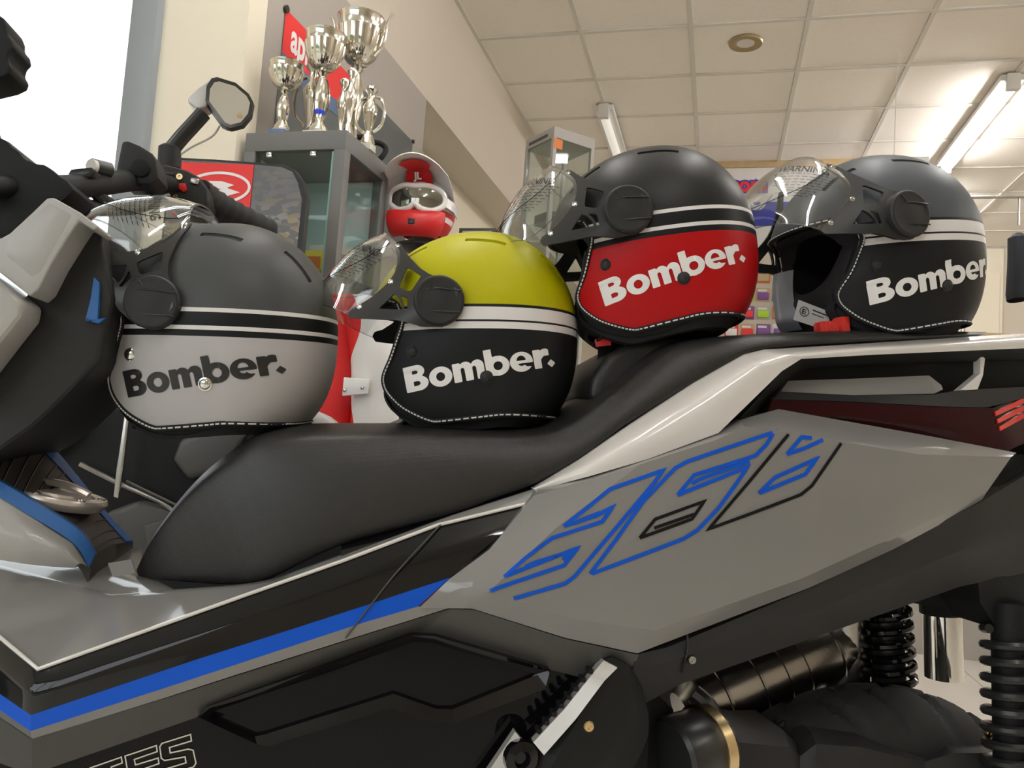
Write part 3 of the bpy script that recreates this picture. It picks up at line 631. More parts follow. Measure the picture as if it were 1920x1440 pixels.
st = MB().lathe([(.017, 0), (.018, .012), (.017, .034), (.012, .038)], 20, sp(318, 316, .30), sp(318, 280, .30) - sp(318, 316, .30)).build('mirror_clamp', M['plastic'], sc)
MB().tube(cr([sp(318, 285, .30), sp(340, 258, .30), sp(362, 234, .30), sp(382, 212, .30)], 6), .0125, 12).build('mirror_stalk', M['satin'], sc)
Mo = [(386, 158), (394, 141), (404, 138), (440, 150), (466, 174), (475, 192), (472, 220), (458, 242), (436, 249), (424, 243), (402, 212), (386, 190)]
def mp(x, y, k):
    q = sp(x, y, .30); return q + np.array([0, (q[2] - sp(430, 195, .3)[2]) * .35 + k, 0])
cx_, cy_ = 432, 195
sh = MB().grid([[mp(x, y, -.004) for x, y in Mo], [mp(x, y, .012) for x, y in Mo], [mp(cx_ + (x - cx_) * .8 - 12, cy_ + (y - cy_) * .8, .03) for x, y in Mo]], cj=True)
sh.f += [tuple(range(24, 36))]; sh.mi += [0]
shell = sh.build('mirror_shell', M['plastic'], sc, angle=50)
MB().grid([[mp(x, y, -.004) for x, y in Mo], [mp(cx_ + (x - cx_) * .86, cy_ + (y - cy_) * .86, -.003) for x, y in Mo]], cj=True).build('mirror_rim', M['satin'], shell)
gl = MB(); gl.add([mp(cx_ + (x - cx_) * .865, cy_ + (y - cy_) * .865, -.0025) for x, y in Mo], [tuple(range(12))]); gl.build('mirror_glass', mat('mirror_silver', (.9, .9, .88), .01, 1), shell, angle=0, recalc=False)
MB().lathe([(.0045, 0), (.0001, .0005)], 14, mp(452, 222, -.004), (0, -1, 0)).build('mirror_sticker', M['wood'], shell)
MB().prism([sp(352, 182, .31), sp(372, 164, .31), sp(398, 146, .31), sp(390, 200, .31), sp(370, 206, .31), sp(352, 192, .31)], (0, .035, 0)).build('mirror_housing', M['silver'], sc, bevel=.008, seg=3)
MB().tube(cr([sp(330, 296, .3), sp(360, 276, .31), sp(398, 256, .32), sp(412, 236, .32)], 6), .0018, 6).build('cable', M['pale'], sc)
# bench of structure under the panels so that the scooter stands on its wheels and stand
MB().lathe([(.16, -.05), (.235, -.06), (.235, .06), (.16, .05), (.05, .04), (.05, -.04)], 36, (tc_[0] - 1.5, 0, .30), (0, 1, 0)).build('wheel_rim', M['satin'], sc)
MB().tube([(tc_[0] - 1.5 + .24 * math.cos(a), 0, .30 + .24 * math.sin(a)) for a in np.linspace(0, 2 * math.pi, 48, endpoint=False)], .062, 14, closed=True).build('tyre', M['rubber'], sc)
MB().box(-.62, .14, -.10, .13, .30, .62).build('frame_core', M['plastic_d'], sc, bevel=.03)
MB().box(-.1, .16, -.08, .08, .55, .80).build('frame_core', M['plastic_d'], sc, bevel=.03)
MB().tube([(.05, -.14, .32), (.12, -.17, .0)], .014, 10).tube([(.05, .14, .32), (.12, .17, .0)], .014, 10).tube([(.12, -.17, .012), (.12, .17, .012)], .012, 10).build('centre_stand', M['satin'], sc)

# the scooter's far flank mirrors the near one; a cap closes the tail
for n_ in ('grab_rail', 'rear_panel', 'rear_lower_cover', 'tail_lens', 'undertail', 'rail_lining'):
    src = next(c for c in sc.children if c.name.split('.')[0] == n_)
    o = src.copy(); COL.objects.link(o); o.parent = sc; o.scale = (1, -1, 1)
ta, tb_, tz0 = sp(1975, 640, -.12), sp(1975, 800, -.11), sp(1975, 1060, -.11)
MB().prism([(ta[0], -.122, tb_[2]), (ta[0] + .05, -.07, tb_[2]), (ta[0] + .05, .07, tb_[2]), (ta[0], .122, tb_[2])], (0, 0, ta[2] - tb_[2])).build('tail_cap', M['white'], sc, bevel=.01)
MB().prism([(ta[0] - .01, -.10, tz0[2] + .05), (ta[0] + .03, -.05, tz0[2] + .05), (ta[0] + .03, .05, tz0[2] + .05), (ta[0] - .01, .10, tz0[2] + .05)], (0, 0, tb_[2] - tz0[2] - .05)).build('mudguard', M['plastic_d'], sc, bevel=.01)
# ------------------------------------------------------------------ helmets
PW = 2.25
def h_top(z): return max(1e-6, 1 - (max(z, 0) / .133) ** 2.0) ** (1 / 2.0)
def h_a(z, front):
    if z >= 0: return (.150 if front else .1235) * h_top(z)
    if front: return .150 * max(1e-6, 1 - (-z / .24) ** 2.3) ** (1 / 2.3)
    return .1235 * max(1e-6, 1 - (-z / .145) ** 2.5) ** (1 / 2.5)
def h_b(z): return .122 * h_top(z) if z >= 0 else .122 * max(1e-6, 1 - (-z / .185) ** 2.3) ** (1 / 2.3)
def h_y(x, z, k=0.0):
    a = h_a(z, x < 0) + k; t = 1 - min(1, abs(x) / a) ** PW
    return (h_b(z) + k) * max(t, 0) ** (1 / PW)
def h_ring(z, k, n=112):
    out = []
    for j in range(n):
        th = 2 * math.pi * j / n; c, s_ = math.cos(th), math.sin(th)
        a = max(h_a(z, c < 0) - k, 1e-4); b = max(h_b(z) - k, 1e-4)
        out.append((a * math.copysign(abs(c) ** (2 / PW), c), b * math.copysign(abs(s_) ** (2 / PW), s_), z))
    return out
def bowl(k, zmin, n=112):
    zs = [.133 * math.sin(t) for t in np.linspace(math.pi / 2 * .985, 0, 26)] + list(np.linspace(0, zmin, 20)[1:])
    rings = []
    for z in zs:
        r = h_ring(z, k, n); zz = z - k if z > .03 else z - k * max(0, z) / .03
        rings.append([(x, y, zz) for x, y, _ in r])
    return rings
def crease(x, y, z):
    # the cheek is pressed in a little ahead of a slanted fold, and below a fold under the lettering
    d = 0.0
    if abs(y) > .04:
        s1 = (z - (-.050 + (x + .112) * .72))          # above the fold, ahead of the pivot
        if s1 > 0 and x < -.025 and z < .03: d = min(1, s1 / .004) * .0016
        s2 = (-.060 + (x + .1) * .22) - z
        if s2 > 0 and x < .02: d = max(d, min(1, s2 / .004) * .0012)
    return d
def shell_mesh(k0, k1, zmin, outline, vents, name):
    n = 112; o_ = bowl(k0, zmin, n); i_ = bowl(k1, zmin, n)
    if k0 == 0: o_ = [[(x, y - math.copysign(crease(x, y, z), y), z) for x, y, z in r] for r in o_]
    mb = MB(); mb.grid(o_ + i_[::-1], cj=True)
    mb.f += [tuple(range(n)), tuple(range((len(o_) + len(i_) - 1) * n, (len(o_) + len(i_)) * n))]; mb.mi += [0, 0]
    ob = mb.build('tmp_shell', [])
    pr = MB().prism([(x, -.25, z) for x, z in outline], (0, .5, 0)).build('tmp_cut', [])
    md = ob.modifiers.new('a', 'BOOLEAN'); md.operation = 'INTERSECT'; md.object = pr; md.solver = 'EXACT'
    tmp = [pr]
    if vents:
        vb = MB()
        for pts in vents:
            for s_ in (-1, 1): vb.tube([(x, s_ * y, z) for x, y, z in pts], .0040, 12)
        vo = vb.build('tmp_vent', [])
        md = ob.modifiers.new('b', 'BOOLEAN'); md.operation = 'DIFFERENCE'; md.object = vo; md.solver = 'EXACT'; tmp.append(vo)
    bpy.context.view_layer.update()
    me = bpy.data.meshes.new_from_object(ob.evaluated_get(bpy.context.evaluated_depsgraph_get())); me.name = name
    for t_ in [ob] + tmp: bpy.data.objects.remove(t_)
    me.shade_smooth(); me.set_sharp_from_angle(angle=RAD(32)); me.materials.clear()
    return me
edge = [(-.103, .022), (-.097, .006), (-.0965, -.004), (-.1024, -.0216), (-.110, -.042), (-.120, -.0626), (-.1195, -.0749), (-.113, -.0861), (-.0992, -.0995), (-.082, -.1097), (-.0617, -.1179), (-.0478, -.1183), (-.005, -.1138), (.0272, -.1107), (.0743, -.1118)]
EC = [tuple(q) for q in cr([(x, z) for x, z in edge], 5)]
outl = [(-.25, .030), (-.125, .030), (-.110, .0285)] + EC + [(.25, -.1118), (.25, .25), (-.25, .25)]
def vent(x0, z0, x1, z1, n=9, dz=.0):
    out = []
    for k in range(n):
        t = k / (n - 1); x = x0 + (x1 - x0) * t; y = z0 + (z1 - z0) * t       # here z0/z1 are the sideways places
        lo, hi = 0.0, .1329
        for _ in range(40):
            md = (lo + hi) / 2
            if h_y(x, md) > y: lo = md
            else: hi = md
        out.append((x, y, lo - .001))
    return out
VENTS = [vent(-.112, .050, -.070, .060), vent(-.022, .070, .028, .076), vent(.072, .056, .102, .050)]
SHELL = shell_mesh(0, .0065, -.134, outl, VENTS, 'shell')
lin_edge = [(x - .002 if x < 0 else x, z - (.014 if z < -.09 else .006 if z < -.07 else 0)) for x, z in EC]
outl2 = [(-.25, .024), (-.118, .024), (-.105, .022)] + lin_edge + [(.25, -.1258), (.25, .25), (-.25, .25)]
LINER = shell_mesh(.0075, .030, -.138, outl2, None, 'liner')
# piping all round the edge
def edge_loop(k, dz=0.0, zb=.029):
    sd = [(x, -h_y(x, z) - k, z + dz) for x, z in EC]
    fx = EC[0][0]; y0 = h_y(fx, zb)
    front = []
    for t in np.linspace(1, -1, 25)[1:-1]:
        y = y0 * t; a = h_a(zb, True); x = -a * max(0, 1 - (abs(y) / h_b(zb)) ** PW) ** (1 / PW); front.append((x - k, y, zb + dz))
    rz = EC[-1][1]; rx_, ry = EC[-1][0], h_y(EC[-1][0], rz); rear = []
    for t in np.linspace(-1, 1, 25)[1:-1]:
        y = ry * t; a = h_a(rz, False); x = a * max(0, 1 - (abs(y) / h_b(rz)) ** PW) ** (1 / PW); rear.append((x + k, y, rz + dz))
    other = [(x, -y, z) for x, y, z in sd][::-1]
    return sd + rear + other + front
PIPE = MB().tube(edge_loop(-.001), .0034, 8, closed=True).mesh('edge_piping', M['fabric'], angle=60)
lp = edge_loop(.0026); lp2 = cr(lp + [lp[0]], 2); th = MB()
for k in range(0, len(lp2) - 1, 2): th.tube([lp2[k], lp2[k] + (lp2[k + 1] - lp2[k]) * 1.35], .0009, 5)
STITCH = th.mesh('edge_stitching', M['stitch'], angle=60)
# visor frame plate: traced side view (pixels of a 3x crop) -> metres
hc = lambda p: ((p[0] - 1044) * .000207, (599 - p[1]) * .000207)
FRO = [hc(p) for p in [(530, 172), (512, 182), (516, 200), (540, 245), (546, 290), (536, 345), (508, 395), (470, 436), (410, 490), (340, 535), (290, 553), (274, 575), (288, 598), (400, 598), (560, 602), (640, 622), (700, 640), (820, 640), (900, 560), (900, 440), (800, 370), (740, 352), (680, 318), (620, 265), (580, 225), (548, 180)]]
HO1 = [hc(p) for p in [(604, 312), (625, 318), (692, 358), (676, 386), (640, 442), (620, 446), (566, 424), (570, 404)]]
HO2 = [hc(p) for p in [(540, 462), (566, 482), (588, 520), (590, 546), (560, 548), (458, 546)]]
HO3 = [hc(p) for p in [(570, 466), (618, 482), (622, 548), (604, 552), (600, 520), (588, 490)]]
AN = np.array([(-.049, .023, .131), (-.106, .088, .062), (-.103, .060, .088), (-.110, .043, .103), (-.123, .029, .110), (-.157, .005, .108), (-.090, .000, .127), (-.075, .070, .103), (-.040, .048, .127)])
_Q = np.linalg.lstsq(np.array([[1, x, z, x * x, x * z, z * z] for x, z, _ in AN]), AN[:, 2], rcond=None)[0]
def y_frame(x, z):
    return max(float(_Q @ np.array([1, x, z, x * x, x * z, z * z])), h_y(x, z) + .0035)
def lift_z(x, z): return z + .26 * max(0, .125 - float(_Q @ np.array([1, x, z, x * x, x * z, z * z])))
def fr_sd(X, Y): return cut(cut(cut(sd_poly(X, Y, FRO) - .001, sd_poly(X, Y, HO1)), sd_poly(X, Y, HO2)), sd_poly(X, Y, HO3))
V2, F2 = march(fr_sd, -.166, -.024, -.016, .094, .0018)
def frame_mesh(sg):
    V, Fs = solid([(x, sg * y_frame(x, z), lift_z(x, z)) for x, z in V2], F2, np.array([0, -sg * .0045, 0]))
    return MB().add(V, Fs).mesh('visor_arm', M['satin'], angle=40)
ARM = {-1: frame_mesh(-1), 1: frame_mesh(1)}
dc = (-.0510, .0210)
def disc_mesh(sg):
    mb = MB().lathe([(.0296, -.010), (.0296, .004), (.0280, .0062), (.0262, .0068), (.0255, .0066), (.012, .0082), (.0001, .0086)], 40, (dc[0], sg * .1265, dc[1]), (0.10, sg, .03))
    return mb.mesh('pivot_cap', M['plastic'], angle=25)
DISC = {-1: disc_mesh(-1), 1: disc_mesh(1)}
def ridge_mesh(sg):
    mb = MB()
    for z0, z1 in ((.012, .011), (-.0125, -.0145)):
        mb.tube([(dc[0] - .0255, sg * .1335, dc[1] + z0 - .001), (dc[0], sg * .1352, dc[1] + z0 * 1.1), (dc[0] + .0255, sg * .1325, dc[1] + z1)], .0009, 6)
    mb.tube([(dc[0] - .012, sg * .1345, dc[1] + .023), (dc[0] - .006, sg * .135, dc[1] + .014)], .0006, 5)
    return mb.mesh('cap_groove', M['satin'], angle=60)
RIDGE = {-1: ridge_mesh(-1), 1: ridge_mesh(1)}
# clear bubble visor
VE = np.array([(x, lift_z(x, z)) for x, z in cr([(-.110, .089), (-.101, .076), (-.101, .060), (-.109, .043), (-.123, .029), (-.140, .017), (-.158, .003)], 6)])
VY = np.array([y_frame(x, z) for x, z in cr([(-.110, .089), (-.101, .076), (-.101, .060), (-.109, .043), (-.123, .029), (-.140, .017), (-.158, .003)], 6)]) - .001
VC = cr([(-.131, .128), (-.152, .119), (-.174, .104), (-.193, .084), (-.206, .066), (-.214, .047), (-.211, .030)], 6)
def visor_pt(t, s_, k=0.0):
    f_ = t * (len(VE) - 1); i = min(int(f_), len(VE) - 2); u = f_ - i
    e = VE[i] * (1 - u) + VE[i + 1] * u; ye = VY[i] * (1 - u) + VY[i + 1] * u; v = VC[i] * (1 - u) + VC[i + 1] * u
    c = math.cos(s_ * math.pi / 2) ** .85; q = math.sin(s_ * math.pi / 2)
    return (e[0] + (v[0] - e[0]) * c - k * c, ye * q + k * q, e[1] + (v[1] - e[1]) * c + k * .4)
vis = MB().slab([[visor_pt(t, s_) for s_ in np.linspace(-1, 1, 41)] for t in np.linspace(0, 1, 29)], (0.0016, 0, -.0008))
VISOR = vis.mesh('visor', M['visor'], angle=60)
rim_pts = [visor_pt(0, s_, .0004) for s_ in np.linspace(-1, 1, 30)]; rim2 = [visor_pt(1, s_, .0004) for s_ in np.linspace(-1, 1, 40)]
VRIM = MB().tube(rim_pts, .0009, 6).tube(rim2, .0009, 6).mesh('visor_rim', thin_glass('visor_edge', (.80, .82, .82), 1.6, .05, 1.6), angle=60)
# printed notice on the visor film
def vis_print():
    mb = MB()
    V, Fs = text_mesh('WARNING', .14, .004)
    for f in [0]:
        mb.add([visor_pt(.24 + .8 * (.12 - y), -.26 - x * .80, .0012) for x, y, _ in V], Fs)
    rnd = random.Random(3)
    for r_ in range(9):
        t0 = .36 + r_ * .034; s0 = -.86 + .02 * r_; s1 = -.24 - .02 * r_ - rnd.random() * .10; x = s0
        while x < s1:
            l = rnd.uniform(.02, .06)
            mb.add([visor_pt(t0, x, .0012), visor_pt(t0, x + l * .5, .0012), visor_pt(t0, x + l, .0012), visor_pt(t0 + .007, x + l, .0012), visor_pt(t0 + .007, x + l * .5, .0012), visor_pt(t0 + .007, x, .0012)], [(0, 1, 4, 5), (1, 2, 3, 4)])
            x += l + .018
    return mb.mesh('printed_notice', M['ink'], angle=0, recalc=False)
NOTICE = vis_print()
FILM = MB().tube([visor_pt(.10 + .66 * (1 - (abs(s_)) ** 3) * (1 if True else 0), s_ * .86, .0012) for s_ in np.linspace(-1, 1, 40)], .0005, 5).mesh('film_edge', M['ink'], angle=60)
# lettering
def g_B(X, Y):
    a = U(U(sd_box(X, Y, 0, .50, 0, 1), sd_ell(X, Y, .48, .755, .30, .245)), sd_ell(X, Y, .50, .285, .36, .285))
    a = cut(a, U(sd_box(X, Y, .31, .44, .66, .80), sd_ell(X, Y, .44, .73, .09, .07)))
    return cut(a, U(sd_box(X, Y, .31, .46, .20, .38), sd_ell(X, Y, .46, .29, .10, .09)))
def g_o(X, Y): return cut(sd_ell(X, Y, .42, .36, .42, .385), sd_ell(X, Y, .42, .36, .16, .17))
def g_m(X, Y):
    a = U(sd_box(X, Y, 0, .28, 0, .73), U(U(sd_box(X, Y, .2, .70, 0, .5), sd_ell(X, Y, .47, .5, .235, .245)), U(sd_box(X, Y, .6, 1.12, 0, .5), sd_ell(X, Y, .89, .5, .235, .245))))
    for g in (.28, .70): a = cut(a, U(sd_box(X, Y, g, g + .14, -1, .44), sd_ell(X, Y, g + .07, .44, .07, .09)))
    return a
def g_b(X, Y): return cut(U(sd_box(X, Y, 0, .28, 0.0, 1.03), np.maximum(sd_ell(X, Y, .44, .36, .42, .385), -X)), sd_ell(X, Y, .45, .36, .165, .17))
def g_e(X, Y):
    a = cut(sd_ell(X, Y, .42, .36, .42, .385), sd_ell(X, Y, .42, .40, .17, .20)); a = U(a, sd_box(X, Y, .14, .82, .30, .41))
    return cut(a, sd_poly(X, Y, [(.46, .29), (.95, .29), (.95, .13), (.60, .15)]))
def g_r(X, Y):
    a = U(sd_box(X, Y, 0, .28, 0, .73), np.maximum(sd_ell(X, Y, .46, .47, .26, .28), .0 - X + .1))
    return cut(a, U(sd_poly(X, Y, [(.28, -.2), (.28, .34), (.40, .47), (.9, .47), (.9, -.2)]), sd_box(X, Y, .60, 1, .3, .8)))
def g_d(X, Y): return (np.abs(X - .15) + np.abs(Y - .15) - .16) * .7
LET = MB(); x = 0; TH = RAD(10.5); CAPH = .0295; OX, OZ = -.0900, -.0850
KX = 1.115; HOLE = (.0045, -.0670)
for g, wd, kern in ((g_B, .87, .03), (g_o, .84, .04), (g_m, 1.12, .05), (g_b, .86, .02), (g_e, .84, .03), (g_r, .60, -.10), (g_d, .31, 0)):
    def to3(a, b):
        lx, lz = (x + a) * CAPH * KX, b * CAPH * 1.02
        return OX + lx * math.cos(TH) - lz * math.sin(TH), OZ + lx * math.sin(TH) + lz * math.cos(TH)
    V, Fs = march(lambda X, Y: cut(g(X, Y), np.hypot((OX - HOLE[0]) + ((x + X) * KX * math.cos(TH) - Y * math.sin(TH)) * CAPH, (OZ - HOLE[1]) + ((x + X) * KX * math.sin(TH) + Y * math.cos(TH)) * CAPH) / CAPH - .215), -.05, wd + .05, -.07, 1.08, .035)
    V3 = []
    for a, b in V:
        px_, pz = to3(a, b); V3.append((px_, -(h_y(px_, pz) - crease(px_, -.1, pz) + .0007), pz))
    LET.add(V3, Fs)
    x += wd + kern
LETTER = LET.mesh('lettering', [], angle=60, recalc=False)
def stud_mesh(x, z):
    y = h_y(x, z); return MB().lathe([(.0078, -.003), (.0078, .0006), (.0062, .0012), (.0058, .0026), (.0035, .0038), (.0001, .0042)], 22, (x, -y + .001, z), (x * 1.2, -1, -.15)).mesh('press_stud', [], angle=50)
STUDS = [stud_mesh(-.083, -.0365), stud_mesh(*HOLE)]
def screw_at(x, z, sg, yy=None):
    return MB().lathe([(.0032, -.002), (.0032, .0012), (.0024, .0014), (.0016, .0004), (.0001, .0004)], 14, (x, sg * (yy or y_frame(x, z)), lift_z(x, z)), (-.25, sg, .1)).mesh('screw', M['chrome'], angle=50)
SCREWS = [screw_at(*hc(p), sg) for sg in (-1, 1) for p in ((531, 194), (516, 398), (342, 541))]
# cheek pads
def pad_mesh(sg):
    rows_ = []
    prof = [(-.103, -.010), (-.110, -.035), (-.116, -.065), (-.120, -.085), (-.105, -.106), (-.068, -.124), (-.030, -.126), (.012, -.116)]
    C_ = cr(prof, 4)
    a = [(x, sg * (h_y(x, max(z, -.128)) - .006), z) for x, z in C_]; b = [(x - .003, sg * (h_y(x, max(z, -.128)) - .018), z - .002) for x, z in C_]
    c = [(x + .002, sg * (h_y(x, max(z, -.128)) - .036), z + .003) for x, z in C_]; d = [(x * .35 + .01, sg * .070, z * .4 - .02) for x, z in C_]
    return MB().grid([a, b, c, d]).mesh('cheek_pad', M['fabric'], angle=60)
PADS = {-1: pad_mesh(-1), 1: pad_mesh(1)}
def pad_face(sg):
    C_ = cr([(-.104, -.012), (-.112, -.036), (-.118, -.066), (-.122, -.086), (-.112, -.100)], 5)
    a = [(x - .012, sg * (h_y(x, z) - .010), z) for x, z in C_]; m2 = [(x - .017, sg * (h_y(x, z) - .020), z) for x, z in C_]; b = [(x - .014, sg * (h_y(x, z) - .034), z) for x, z in C_]; c = [(x - .004, sg * (h_y(x, z) - .052), z) for x, z in C_]
    return MB().grid([a, m2, b, c]).mesh('pad_face', M['padsat'], angle=60)
PFACE = {-1: pad_face(-1), 1: pad_face(1)}
STRAP = MB().slab([[(x, y - .008, z), (x + .004, y + .008, z)] for x, y, z in cr([(-.082, -.072, -.098), (-.098, -.052, -.116), (-.108, -.034, -.121), (-.106, -.010, -.121), (-.096, .03, -.113)], 5)], (.001, 0, -.0025)).mesh('chin_strap', M['fabric'], angle=60)
def add_helmet(label, pxc, yaw, pitch, bands, rough, letter_m, stud_m, roll=0, dv=0.0, lift=0.0, sil=False, buckle=None, vis=0.0):
    q = SC.px(*pxc, 1, dv); wp = SC.world(q)
    t = thing('helmet', label, 'helmet', group='open-face helmets lined up on the scooter seat')
    t.location = (wp[0], wp[1], wp[2] + lift - .018); t.rotation_mode = 'ZYX'
    t.rotation_euler = (RAD(roll), RAD(pitch), RAD(yaw)); t.rotation_mode = 'XYZ'
    Rm = Matrix.Rotation(RAD(yaw), 3, 'Z') @ Matrix.Rotation(RAD(pitch), 3, 'Y') @ Matrix.Rotation(RAD(roll), 3, 'X'); t.rotation_euler = Rm.to_euler('XYZ')
    def p(name, me, m=None, par=t):
        if m is not None: me = me.copy(); me.materials.clear(); me.materials.append(m)
        o = link(name, me, par)
        if vis and name in ('visor_arm', 'screw', 'visor'):
            pv = Vector((dc[0], 0, dc[1])); o.matrix_local = Matrix.Translation(pv) @ Matrix.Rotation(RAD(vis), 4, 'Y') @ Matrix.Translation(-pv)
        return o
    p('shell', SHELL, zbands('helmet_paint', bands, rough)); ln = p('liner', LINER, M['fabric'])
    p('edge_piping', PIPE); p('edge_stitching', STITCH)
    for sg in (-1, 1):
        ar = p('visor_arm', ARM[sg]); dk = p('pivot_cap', DISC[sg]); p('cap_groove', RIDGE[sg], None, dk)
        pd = p('cheek_pad', PADS[sg]); 
        if sil and sg > 0: p('pad_face', PFACE[sg], M['padsat'], pd)
    for s_ in SCREWS: p('screw', s_)
    v = p('visor', VISOR); p('visor_rim', VRIM, None, v); p('printed_notice', NOTICE, None, v); p('film_edge', FILM, None, v)
    tagit(p('lettering', LETTER, letter_m), 'slanted bold word lettering on the cheek')
    for s_ in STUDS: p('press_stud', s_, stud_m)
    cs = p('chin_strap', STRAP)
    if buckle:
        bk = p('buckle', buckle, M['redbuckle'], cs)
    return t
BK = MB().box(-.146, -.112, -.070, -.054, -.122, -.110)
for k in range(5): BK.box(-.144 + k * .005, -.1415 + k * .005, -.071, -.053, -.1235, -.1085)
BK.box(-.118, -.106, -.073, -.051, -.124, -.104)
BK.v = [(x, y, z + .009) for x, y, z in BK.v]
BUCK = BK.mesh('buckle', [], bevel=.0012)
GRY = (.075, .078, .078)
def thin_st(upper, lower): return [(-.15, lower), (-.0145, BLK), (-.0075, WHT), (-.003, BLK), (.0125, WHT), (.0175, upper)]
def wide_st(upper, lower): return [(-.15, lower), (-.0106, WHT), (-.0033, BLK), (-.0004, WHT), (.0147, BLK), (.0178, upper)]
H1 = add_helmet('helmet with grey top and white cheeks, black lettering, nearest the handlebar', (446, 594), 1, -2.5, thin_st(GRY, (.50, .485, .485)), .42, M['satin'], M['chrome'], vis=40, roll=4)
H2 = add_helmet('helmet with fluorescent yellow top and black cheeks, second from the handlebar', (908, 600), 1.5, -4, wide_st((.47, .45, .0), BLK), .45, M['whitep'], M['plastic'])
H3 = add_helmet('helmet with black top and red cheeks resting on the raised seat step', (1237, 440), -3, -11, thin_st((.022, .022, .022), (.46, .006, .008)), .40, M['whitep'], M['plastic'], vis=-4, dv=-.03)
H4 = add_helmet('helmet with dark blue-grey top, black cheeks and red buckle at the seat tail', (1650, 452), 11, -8, wide_st((.085, .095, .105), (.014, .014, .015)), .42, M['whitep'], M['plastic'], sil=True, buckle=BUCK, dv=-.04, lift=.001)
# cloth tag inside the last helmet
tg = MB().add([(-.118, .030, -.068), (-.080, .018, -.088), (-.090, .016, -.112), (-.128, .030, -.094)], [(0, 1, 2, 3)]).build('cloth_tag', M['tag'], H4, angle=0); tg.location = (-.034, -.065, .002)
tq = lambda a, b: np.array([-.118, .0290, -.068]) * (1 - a - b) + np.array([-.080, .0170, -.088]) * a + np.array([-.128, .0290, -.094]) * b
tm = MB().tube([tq(.24 + .13 * math.cos(t), .45 + .22 * math.sin(t)) for t in np.linspace(0, 2 * math.pi, 20, endpoint=False)], .0005, 5, closed=True)
V, Fs = text_mesh('E', .30, .004); tm.add([tq(.15 + x, .58 - y * 1.2) + np.array([0, -.0004, 0]) for x, y, _ in V], Fs)
for r_ in range(4): tm.add([tq(.46, .2 + r_ * .18), tq(.46, .26 + r_ * .18), tq(.9 - .08 * (r_ % 2), .26 + r_ * .18), tq(.9 - .08 * (r_ % 2), .2 + r_ * .18)], [(0, 1, 2, 3)])
tm.build('tag_print', M['satin'], tg, angle=0, recalc=False)
# hanging strap of the red helmet
stp = MB().slab([[(x - .010, y, z), (x + .010, y + .006, z)] for x, y, z in cr([(-.085, -.02, -.10), (-.092, -.03, -.135), (-.098, -.03, -.165), (-.104, -.02, -.20)], 6)], (.0, .003, 0)).build('loose_strap', M['fabric'], H3)
MB().box(-.105, -.085, -.052, -.046, -.128, -.118).build('strap_tab', M['red'], H3, bevel=.001)
# ------------------------------------------------------------------ things further back in the shop
def rpx(x, y, dep): return RM.px(x, y, 1, dep)
def rth(name, label, cat, base, group=None): return thing(name, label, cat, RM, base, group)
def loc(pts, base): return [np.array(p) - np.array(base) for p in pts]
# display board with the red emblem print
D = 1.72
b0 = rpx(450, 600, D); b0[2] = 0
bd = rth('display_board', 'dark rounded display board with red emblem print behind the handlebar', 'sign', b0)
top_ = [(318, 294), (400, 298), (470, 303), (530, 308), (552, 318), (566, 338), (575, 372)]
poly = loc([rpx(x, y, D) for x, y in top_], b0); zb = .02; poly = poly + [np.array([poly[-1][0] - .01, poly[-1][1], zb]), np.array([poly[0][0], poly[0][1], zb])]
MB().prism(poly, (0, .02, 0)).build('board', M['plastic'], bd, bevel=.004)
pp = [(322, 299), (400, 303), (470, 308), (528, 313), (548, 322), (558, 342), (566, 374)]
poly = loc([rpx(x, y, D - .001) for x, y in pp], b0); poly = poly + [np.array([poly[-1][0] - .01, poly[-1][1], .3]), np.array([poly[0][0], poly[0][1], .3])]
pm = mat('poster_photo', (.12, .125, .13), .35); nt = pm.node_tree; bs = nt.nodes['Principled BSDF']
tc = nt.nodes.new('ShaderNodeTexCoord'); vo = nt.nodes.new('ShaderNodeTexVoronoi'); vo.inputs['Scale'].default_value = 45
mp_ = nt.nodes.new('ShaderNodeMapping'); mp_.inputs['Scale'].default_value = (1, 1, 2.2); nt.links.new(tc.outputs['Object'], mp_.inputs[0]); nt.links.new(mp_.outputs[0], vo.inputs['Vector'])
se = nt.nodes.new('ShaderNodeSeparateXYZ'); nt.links.new(tc.outputs['Object'], se.inputs[0])
mr1 = nt.nodes.new('ShaderNodeMapRange'); mr1.inputs['From Min'].default_value = 1.50; mr1.inputs['From Max'].default_value = 1.38; mr1.inputs['To Min'].default_value = .12; nt.links.new(se.outputs['Z'], mr1.inputs['Value'])
hs = nt.nodes.new('ShaderNodeValToRGB'); e = hs.color_ramp.elements; e[0].color = (.10, .10, .11, 1); e[1].color = (.55, .50, .45, 1)
k = e.new(.45); k.color = (.12, .12, .13, 1); k = e.new(.62); k.color = (.45, .33, .10, 1); k = e.new(.8); k.color = (.25, .24, .30, 1)
nt.links.new(vo.outputs['Color'], hs.inputs[0]); mx = nt.nodes.new('ShaderNodeMix'); mx.data_type = 'RGBA'; mx.inputs[6].default_value = (.11, .115, .12, 1)
nt.links.new(mr1.outputs[0], mx.inputs[0]); nt.links.new(hs.outputs[0], mx.inputs[7]); nt.links.new(mx.outputs[2], bs.inputs['Base Color'])
MB().prism(poly, (0, .0008, 0)).build('photo_print', pm, bd, angle=0)
poly = loc([rpx(x, y, D - .003) for x, y in [(322, 303), (400, 306), (476, 309), (466, 412), (390, 408), (322, 404)]], b0)
rp = MB().prism(poly, (0, .0015, 0)).build('red_print', M['redp'], bd, angle=0)
c3 = lambda p: (300 + p[0] / 5.333, 280 + p[1] / 5.333)
